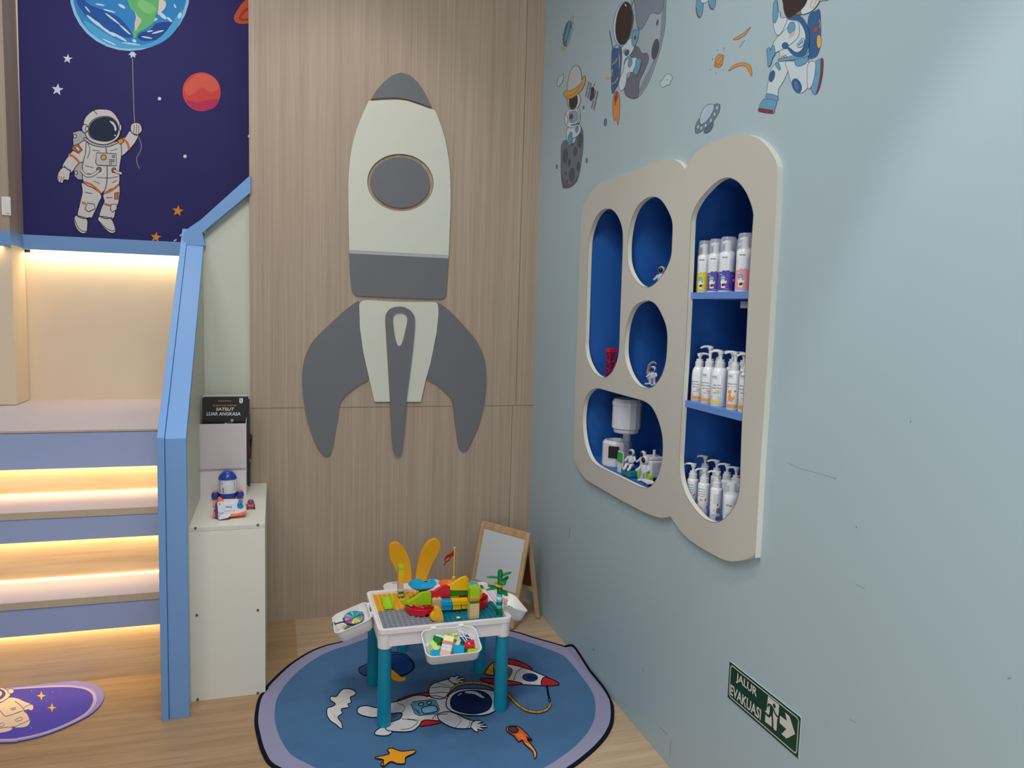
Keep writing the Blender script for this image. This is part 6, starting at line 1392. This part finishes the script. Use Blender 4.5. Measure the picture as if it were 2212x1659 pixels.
# front tray
mwF, dp = tray('white tray of mixed blocks hung on the table front', Vector((-0.706, TY0 - 0.006, 0.385)), 0.0, 0.212, 0.145, radians(18))
zb_ = -dp + 0.012; GF = 'loose toy pieces in the front tray'
loose('toy_brick', 'dark green slanted block standing in the front tray', 'toy block', brick_bm(0.036, 0.034, 0.018, 2, 2, False), PL('green'), mwF, (-0.042, -0.052, zb_ + 0.018, 40, -25, -35), GF)
loose('toy_brick', 'lime green long block beside the clear lid in the front tray', 'toy block', brick_bm(0.020, 0.046, 0.018, 1, 2, False), PL('lime'), mwF, (-0.060, -0.072, zb_ + 0.012, 10, -22, 28), GF)
loose('toy_brick', 'dark red thin block between lime and dark green blocks in the front tray', 'toy block', brick_bm(0.012, 0.040, 0.016, 1, 2, False), PL('dred'), mwF, (-0.044, -0.074, zb_ + 0.010, 10, -22, 30), GF)
loose('toy_tile', 'clear scribbled square piece at the left of the front tray', 'toy', brick_bm(0.034, 0.040, 0.004, 1, 1, False), mat((172, 184, 150), 0.15, 0.5, 'clear_green_piece', 0.35, 220), mwF, (-0.079, -0.092, zb_ + 0.016, 24, 0, 4), GF)
loose('toy_tile', 'pale flat piece in the upper left of the front tray', 'toy', brick_bm(0.030, 0.024, 0.004, 1, 1, False), PL('white'), mwF, (-0.078, -0.060, zb_ + 0.008, 12, 0, 0), GF)
def curved(sx, sy, h):
    bm = bmesh.new(); box(bm, -sx / 2, sx / 2, -sy / 2, sy / 2, 0, h * 0.6); cyl(min(sx, sy) * 0.42, h * 0.6, h * 0.62, 22, bm); return bm
o = loose('toy_brick', 'sky blue glossy square block at the lower left of the front tray', 'toy block', brick_bm(0.042, 0.030, 0.020, 1, 1, False), PL('blue'), mwF, (-0.064, -0.112, zb_ + 0.008, 4, 0, -2), GF, bevel=0.004)
lb = thing('picture_bricks', 'stack of pink, blue and cream picture bricks lying in the front tray', 'toy blocks', mw=mwF @ Matrix.Translation((-0.018, -0.088, zb_ + 0.020)) @ Matrix.Rotation(radians(-22), 4, 'Z') @ Matrix.Rotation(radians(14), 4, 'X'), group=None)
yy = -0.046
for c, h, nm in (('pink', 0.022, 0), ('pinkpat', 0.013, 1), ('bluepat', 0.014, 1), ('redpat', 0.013, 1), ('paleyellow', 0.024, 0)):
    mm = {'pink': PL('pink'), 'pinkpat': mat((236, 214, 206), 0.2, 0.5, 'picture_brick_pink', 0.2, 140), 'bluepat': mat((196, 222, 234), 0.2, 0.5, 'picture_brick_blue', 0.25, 120), 'redpat': mat((222, 130, 126), 0.2, 0.5, 'picture_brick_red', 0.4, 160), 'paleyellow': mat((244, 236, 176), 0.18, 0.5, 'picture_brick_cream', 0.03)}[c]
    mesh_obj('brick', bx(-0.019, 0.019, yy, yy + h - 0.0005, 0, 0.020), mm, lb, bevel=0.0006); yy += h
loose('toy_brick', 'teal-blue block with a round hollow at the lower middle of the front tray', 'toy block', curved(0.038, 0.036, 0.022), PL('blue'), mwF, (0.022, -0.105, zb_ + 0.014, 20, 6, -14), GF)
loose('toy_brick', 'red four-stud block at the right of the front tray', 'toy block', brick_bm(0.036, 0.034, 0.018, 2, 2, True), PL('red'), mwF, (0.068, -0.083, zb_ + 0.012, 24, 0, -4), GF)
loose('toy_brick', 'lime two-stud block in the lower right corner of the front tray', 'toy block', brick_bm(0.038, 0.018, 0.016, 2, 1, True), PL('lime'), mwF, (0.072, -0.118, zb_ + 0.014, 30, 0, -5), GF)
loose('toy_brick', 'dark green block half hidden between blue and red ones in the front tray', 'toy block', brick_bm(0.024, 0.044, 0.016, 1, 2, False), PL('dgreen'), mwF, (0.046, -0.088, zb_ + 0.004, 10, 8, -20), GF)
loose('toy_curve', 'white curved strip at the back of the front tray', 'toy', bx(-0.030, 0.030, -0.008, 0.008, 0, 0.006), PL('white'), mwF, (-0.022, -0.036, zb_ + 0.020, 10, 0, -28), GF, bevel=0.003)
loose('toy_brick', 'lime curved wedge at the back middle of the front tray', 'toy block', prism([[(-0.02, 0.012), (-0.012, 0.014), (0.0, -0.002), (0.022, -0.006), (0.02, -0.016), (-0.008, -0.012)]], fz, 0.0, 0.016), PL('lime'), mwF, (0.016, -0.038, zb_ + 0.014, 10, 0, -10), GF)
loose('toy_brick', 'small tan and red block behind the cream picture brick in the front tray', 'toy block', brick_bm(0.016, 0.030, 0.018, 1, 2, False), PL('gold'), mwF, (-0.016, -0.052, zb_ + 0.018, 20, 0, -30), GF)
bm = bmesh.new()
for a in range(4): ball(bm, (-0.02 + 0.012 * a, 0.003 * (a % 2), 0.006), 0.008, 10)
loose('toy_cloud', 'white lumpy cloud piece near the back of the front tray', 'toy', bm, PL('cream'), mwF, (0.038, -0.034, zb_ + 0.020, 0, 0, -6), GF, True, 0)
loose('toy_brick', 'royal blue block under the white lattice piece in the front tray', 'toy block', brick_bm(0.036, 0.026, 0.020, 2, 1, False), PL('navy'), mwF, (0.056, -0.056, zb_ + 0.010, 10, 0, 20), GF)
bm = bmesh.new()
for p in ([(-0.040, 0.030), (0.0, 0.020), (0.030, -0.005), (0.040, -0.045)], [(-0.040, 0.030), (-0.020, -0.006), (0.0, -0.030), (0.040, -0.045)], [(-0.030, 0.012), (0.022, 0.002)], [(-0.020, -0.004), (0.030, -0.014)], [(-0.028, 0.024), (0.012, -0.036)], [(-0.034, 0.020), (0.026, -0.006)], [(-0.020, -0.006), (-0.040, -0.014)]): tube(bm, [(x, y, 0.0 + 0.002 * math.sin(x * 90)) for x, y in p], 0.0020, 6)
loose('toy_lattice', 'white open lattice wing piece leaning at the right of the front tray', 'toy', bm, PL('white'), mwF, (0.062, -0.056, zb_ + 0.042, 22, 10, -12), GF, True, 0)
loose('toy_figure_part', 'grey-white folded piece in the middle of the front tray', 'toy', bx(-0.008, 0.008, -0.022, 0.022, 0, 0.010), PL('cream'), mwF, (0.030, -0.066, zb_ + 0.016, 14, 0, -28), GF, bevel=0.003)
# left tray
mwL, dp = tray('white tray with a spinner disc hung on the table left side', Vector((TX0 - 0.006, -0.893, 0.385)), radians(-90), 0.185, 0.150, radians(20)); GL = 'loose toy pieces in the left tray'
sp_ = thing('spinner_disc', 'blue rainbow-striped spinner disc in the left tray', 'toy', mw=mwL @ Matrix.Translation((0.012, -0.066, -0.004)) @ Matrix.Rotation(radians(-16), 4, 'X') @ Matrix.Rotation(radians(16), 4, 'Y'), group=GL)
mesh_obj('disc', lathe([(0, -0.008), (0.036, -0.008), (0.040, 0), (0.040, 0.004), (0, 0.004)], 36), PL('navy'), sp_, True)
A = Art(lambda a, b, d: Vector((a, b, 0.0042 + d)), 0.00015)
cs = [(230, 196, 70), (214, 220, 120), (120, 190, 60), (206, 130, 70), (60, 120, 190), (240, 180, 120), (96, 180, 150), (60, 150, 120), (110, 200, 170), (50, 140, 130), (120, 200, 190), (220, 90, 160), (236, 130, 190), (150, 70, 160), (210, 90, 90), (236, 210, 110)]
for k in range(16):
    a0, a1 = 2 * pi * k / 16, 2 * pi * (k + 0.85) / 16; A.poly(cs[k], [(0.006 * cos(a0), 0.006 * sin(a0)), (0.037 * cos(a0), 0.037 * sin(a0)), (0.037 * cos(a1), 0.037 * sin(a1)), (0.006 * cos(a1), 0.006 * sin(a1))]); A.k = 1
A.build('stripes', sp_)
bm = bx(-0.024, 0.030, -0.0035, 0.0035, 0.0045, 0.0085); cyl(0.007, 0.0045, 0.009, 14, bm, (0.028, 0)); mesh_obj('pointer', bm, PL('blue'), sp_).rotation_euler = (0, 0, radians(120))
loose('toy_brick', 'green block at the back of the left tray', 'toy block', brick_bm(0.030, 0.036, 0.018, 1, 2, False), PL('dgreen'), mwL, (-0.030, -0.088, zb_ + 0.018, 10, 16, 30), GL)
loose('toy_brick', 'blue round-holed block touching the spinner in the left tray', 'toy block', curved(0.028, 0.028, 0.024), PL('navy'), mwL, (-0.006, -0.092, zb_ + 0.020, 14, 10, 20), GL)
loose('toy_brick', 'white block at the outer edge of the left tray', 'toy block', brick_bm(0.030, 0.026, 0.020, 2, 2, False), PL('cream'), mwL, (0.018, -0.118, zb_ + 0.012, 20, 0, 20), GL)
loose('toy_tile', 'white flat strip along the far side of the left tray', 'toy', bx(-0.010, 0.010, -0.034, 0.034, 0, 0.006), PL('white'), mwL, (-0.052, -0.060, zb_ + 0.016, 0, 12, 8), GL, bevel=0.002)
loose('toy_brick', 'orange block beside the white strip in the left tray', 'toy block', brick_bm(0.016, 0.034, 0.012, 1, 2, False), PL('orange'), mwL, (-0.034, -0.046, zb_ + 0.014, 0, 10, 6), GL)
loose('toy_brick', 'dark olive green wedge at the near end of the left tray', 'toy block', prism([[(-0.02, -0.012), (0.022, -0.014), (0.002, 0.018)]], fz, 0.0, 0.016), mat((92, 128, 24), 0.3, 0.4, 'olive_plastic', 0.2, 100), mwL, (0.052, -0.098, zb_ + 0.012, 10, -10, 60), GL)
loose('toy_brick', 'pale white rounded block near the outer corner of the left tray', 'toy block', brick_bm(0.034, 0.020, 0.016, 2, 1, False), PL('white'), mwL, (0.046, -0.122, zb_ + 0.008, 0, 0, 50), GL, bevel=0.004)
bm = bmesh.new(); tube(bm, [(-0.03, 0, 0.0), (0, 0, 0.004), (0.02, 0.004, 0.0)], 0.003, 8); ball(bm, (-0.032, 0, 0.002), 0.007, 10)
loose('toy_stick', 'dark brown knobbed stick at the outer side of the left tray', 'toy', bm, mat((70, 54, 50), 0.4, 0.3, 'dark_brown_plastic'), mwL, (-0.004, -0.120, zb_ + 0.030, 0, 0, 60), GL, True, 0)
# right tray
mwR, dp = tray('white tray with few pieces hung on the table right side', Vector((TX1 + 0.006, -0.880, 0.387)), radians(90), 0.205, 0.120, radians(20)); GR_ = 'loose toy pieces in the right tray'
loose('toy_brick', 'pink and white picture brick in the right tray', 'toy block', brick_bm(0.036, 0.022, 0.020, 2, 1, False), mat((236, 170, 170), 0.2, 0.5, 'pink_picture_brick', 0.25, 150), mwR, (-0.020, -0.026, zb_ + 0.024, 10, 0, 80), GR_)
loose('toy_brick', 'flat lime piece behind the pink brick in the right tray', 'toy block', bx(-0.018, 0.018, -0.022, 0.022, 0, 0.008), PL('lime'), mwR, (0.018, -0.036, zb_ + 0.010, 0, 0, 20), GR_, bevel=0.002)
bm = bmesh.new()
for k in range(6): a = k * 1.05; tube(bm, [(0, 0, 0.006), (0.012 * cos(a), 0.012 * sin(a), 0.010), (0.020 * cos(a), 0.020 * sin(a), 0.004)], [0.004, 0.003, 0.0015], 6)
loose('toy_plant', 'small grey-green spiky piece at the middle of the right tray', 'toy', bm, mat((90, 132, 122), 0.4, 0.3, 'grey_green_plastic', 0.3, 120), mwR, (-0.018, -0.068, zb_ + 0.004, 0, 0, 0), GR_, True, 0)

# ------------------------------------------------------------------ rabbit-ear chair behind the table
ch = thing('rabbit_ear_chair', 'white child chair with yellow rabbit-ear backrest behind the play table', 'chair', (-0.70, -0.40, 0))
YE = mat((232, 164, 14), 0.38, 0.4, 'rabbit_yellow', 0.02)
mesh_obj('seat', prism([rrect(-0.14, -0.13, 0.14, 0.12, 0.05)], fz, 0.262, 0.232), PLASTIC, ch, True, bevel=0.006)
YE_ = -0.30
f4 = lambda a, b_, d: U(a, b_, 1, YE_) - ch.location + Vector((0, -d, 0))
for pts in ([(640, 240), (660, 228), (692, 225), (722, 235), (745, 258), (775, 300), (800, 350), (820, 420), (830, 500), (832, 580), (830, 690), (780, 690), (755, 620), (730, 565), (695, 505), (655, 430), (630, 375), (618, 310), (622, 265)],
            [(1045, 193), (1070, 192), (1095, 205), (1107, 240), (1104, 285), (1085, 330), (1055, 380), (1025, 440), (1000, 500), (980, 560), (968, 620), (960, 690), (868, 690), (868, 600), (876, 520), (890, 450), (908, 380), (930, 320), (960, 262), (1000, 212)]):
    bm = prism([spline(T6(pts), True, 2)], f4, 0.014, -0.012); mesh_obj('ear_backrest', bm, YE, ch, True, bevel=0.007)
mesh_obj('back_rail', bx(-0.10, 0.12, 0.090, 0.108, 0.225, 0.262), YE, ch, bevel=0.006)
for x, y in ((-0.072, -0.095), (0.105, -0.095), (-0.072, 0.07), (0.105, 0.07)): mesh_obj('leg', cyl(0.0225, 0.0080 if y < 0 else 0.0082, 0.24, 22, ctr=(x, y), r2=0.021), TEAL, ch, True)

# ------------------------------------------------------------------ easel in the corner
EW = wood('easel_pine', (160, 126, 88), (186, 152, 112), (206, 174, 134), (30, 30, 8), 0.55)
fr = Vector((-0.204, -0.372, 0)); rr2 = Vector((-0.030, -0.272, 0)); wv = Vector((-0.165, 0.250, 0)); wl = wv.length; wn = wv.normalized()
tp = U(1145, 1153, 1, -0.330); ztop = tp.z
topR = Vector(((fr.x + rr2.x) / 2, (fr.y + rr2.y) / 2, ztop)); topR.x = -0.112
ea = thing('easel', 'small wooden double-sided easel with whiteboard in the room corner', 'easel', (topR.x + wv.x / 2, topR.y + wv.y / 2, 0))
EO = ea.location.copy()
def frame_pt(foot, u_, v_, d_, nrm):      # u along width 0..1 from the near side, v 0 foot .. 1 top
    P = foot.lerp(topR, v_) + wv * u_; return P + nrm * d_ - EO
def bar(foot, u0, v0, u1, v1, wd, thick, name, m=EW, horiz=False):
    ax = (topR - foot).normalized(); nrm = ax.cross(wn).normalized()
    if nrm.dot(foot - topR) < 0: nrm = -nrm
    a = frame_pt(foot, u0, v0, 0, nrm); b_ = frame_pt(foot, u1, v1, 0, nrm); d = (b_ - a).normalized(); s = d.cross(nrm).normalized() * wd / 2
    bm = bmesh.new(); vs = []
    for P in (a, b_):
        for sg_, t_ in ((-1, -1), (1, -1), (1, 1), (-1, 1)): vs.append(bm.verts.new(P + s * sg_ + nrm * (t_ * thick / 2)))
    for q in ((0, 1, 2, 3), (4, 7, 6, 5), (0, 4, 5, 1), (1, 5, 6, 2), (2, 6, 7, 3), (3, 7, 4, 0)): bm.faces.new([vs[i] for i in q])
    bmesh.ops.recalc_face_normals(bm, faces=bm.faces)
    return mesh_obj(name, bm, m, ea, bevel=0.0015)
for foot, pn, pm_ in ((fr, 'whiteboard', mat((196, 200, 206), 0.25, 0.4, 'whiteboard', 0.01, 5)), (rr2, 'chalkboard', mat((104, 56, 40), 0.7, 0.2, 'brown_board', 0.05, 20))):
    bar(foot, 0.0, 0.012, 0.0, 1.0, 0.024, 0.013, 'leg'); bar(foot, 1.0, 0.012, 1.0, 1.0, 0.024, 0.013, 'leg')
    bar(foot, 0.03, 0.968, 0.97, 0.968, 0.034, 0.012, 'top_rail'); bar(foot, 0.04, 0.345, 0.96, 0.345, 0.026, 0.011, 'bottom_rail')
    bar(foot, 0.5, 0.37, 0.5, 0.945, wl - 0.020, 0.005, pn, pm_)
q = U(1127, 1166, 1, -0.30)


# ------------------------------------------------------------------ faint scuffs on the blue wall
A = Art(on_x(-0.0002), 0.00003, None, 0.6, 0.2)
for p, w_ in (([(1700, 998), (1728, 1012), (1752, 1018), (1800, 1032)], 0.8), ([(1848, 1262), (1868, 1272)], 1.2), ([(2176, 1466), (2184, 1464)], 4), ([(1834, 1552), (1850, 1562)], 1.0), ([(1231, 1140), (1229, 1162)], 1.4), ([(1386, 1442), (1390, 1450)], 1.4), ([(1425, 1570), (1441, 1586)], 1.0), ([(1449, 1600), (1446, 1640)], 1.0), ([(1243, 1405), (1246, 1410)], 1.5)):
    A.line((132, 150, 158), p, w_)
for x, y in ((1803, 1033), (1850, 1139), (1282, 1403), (1967, 910)): A.ell((110, 122, 128), x, y, 1.3, 1.6)
sc = A.build('scuff_marks', bpy.data.objects['wall_right'])
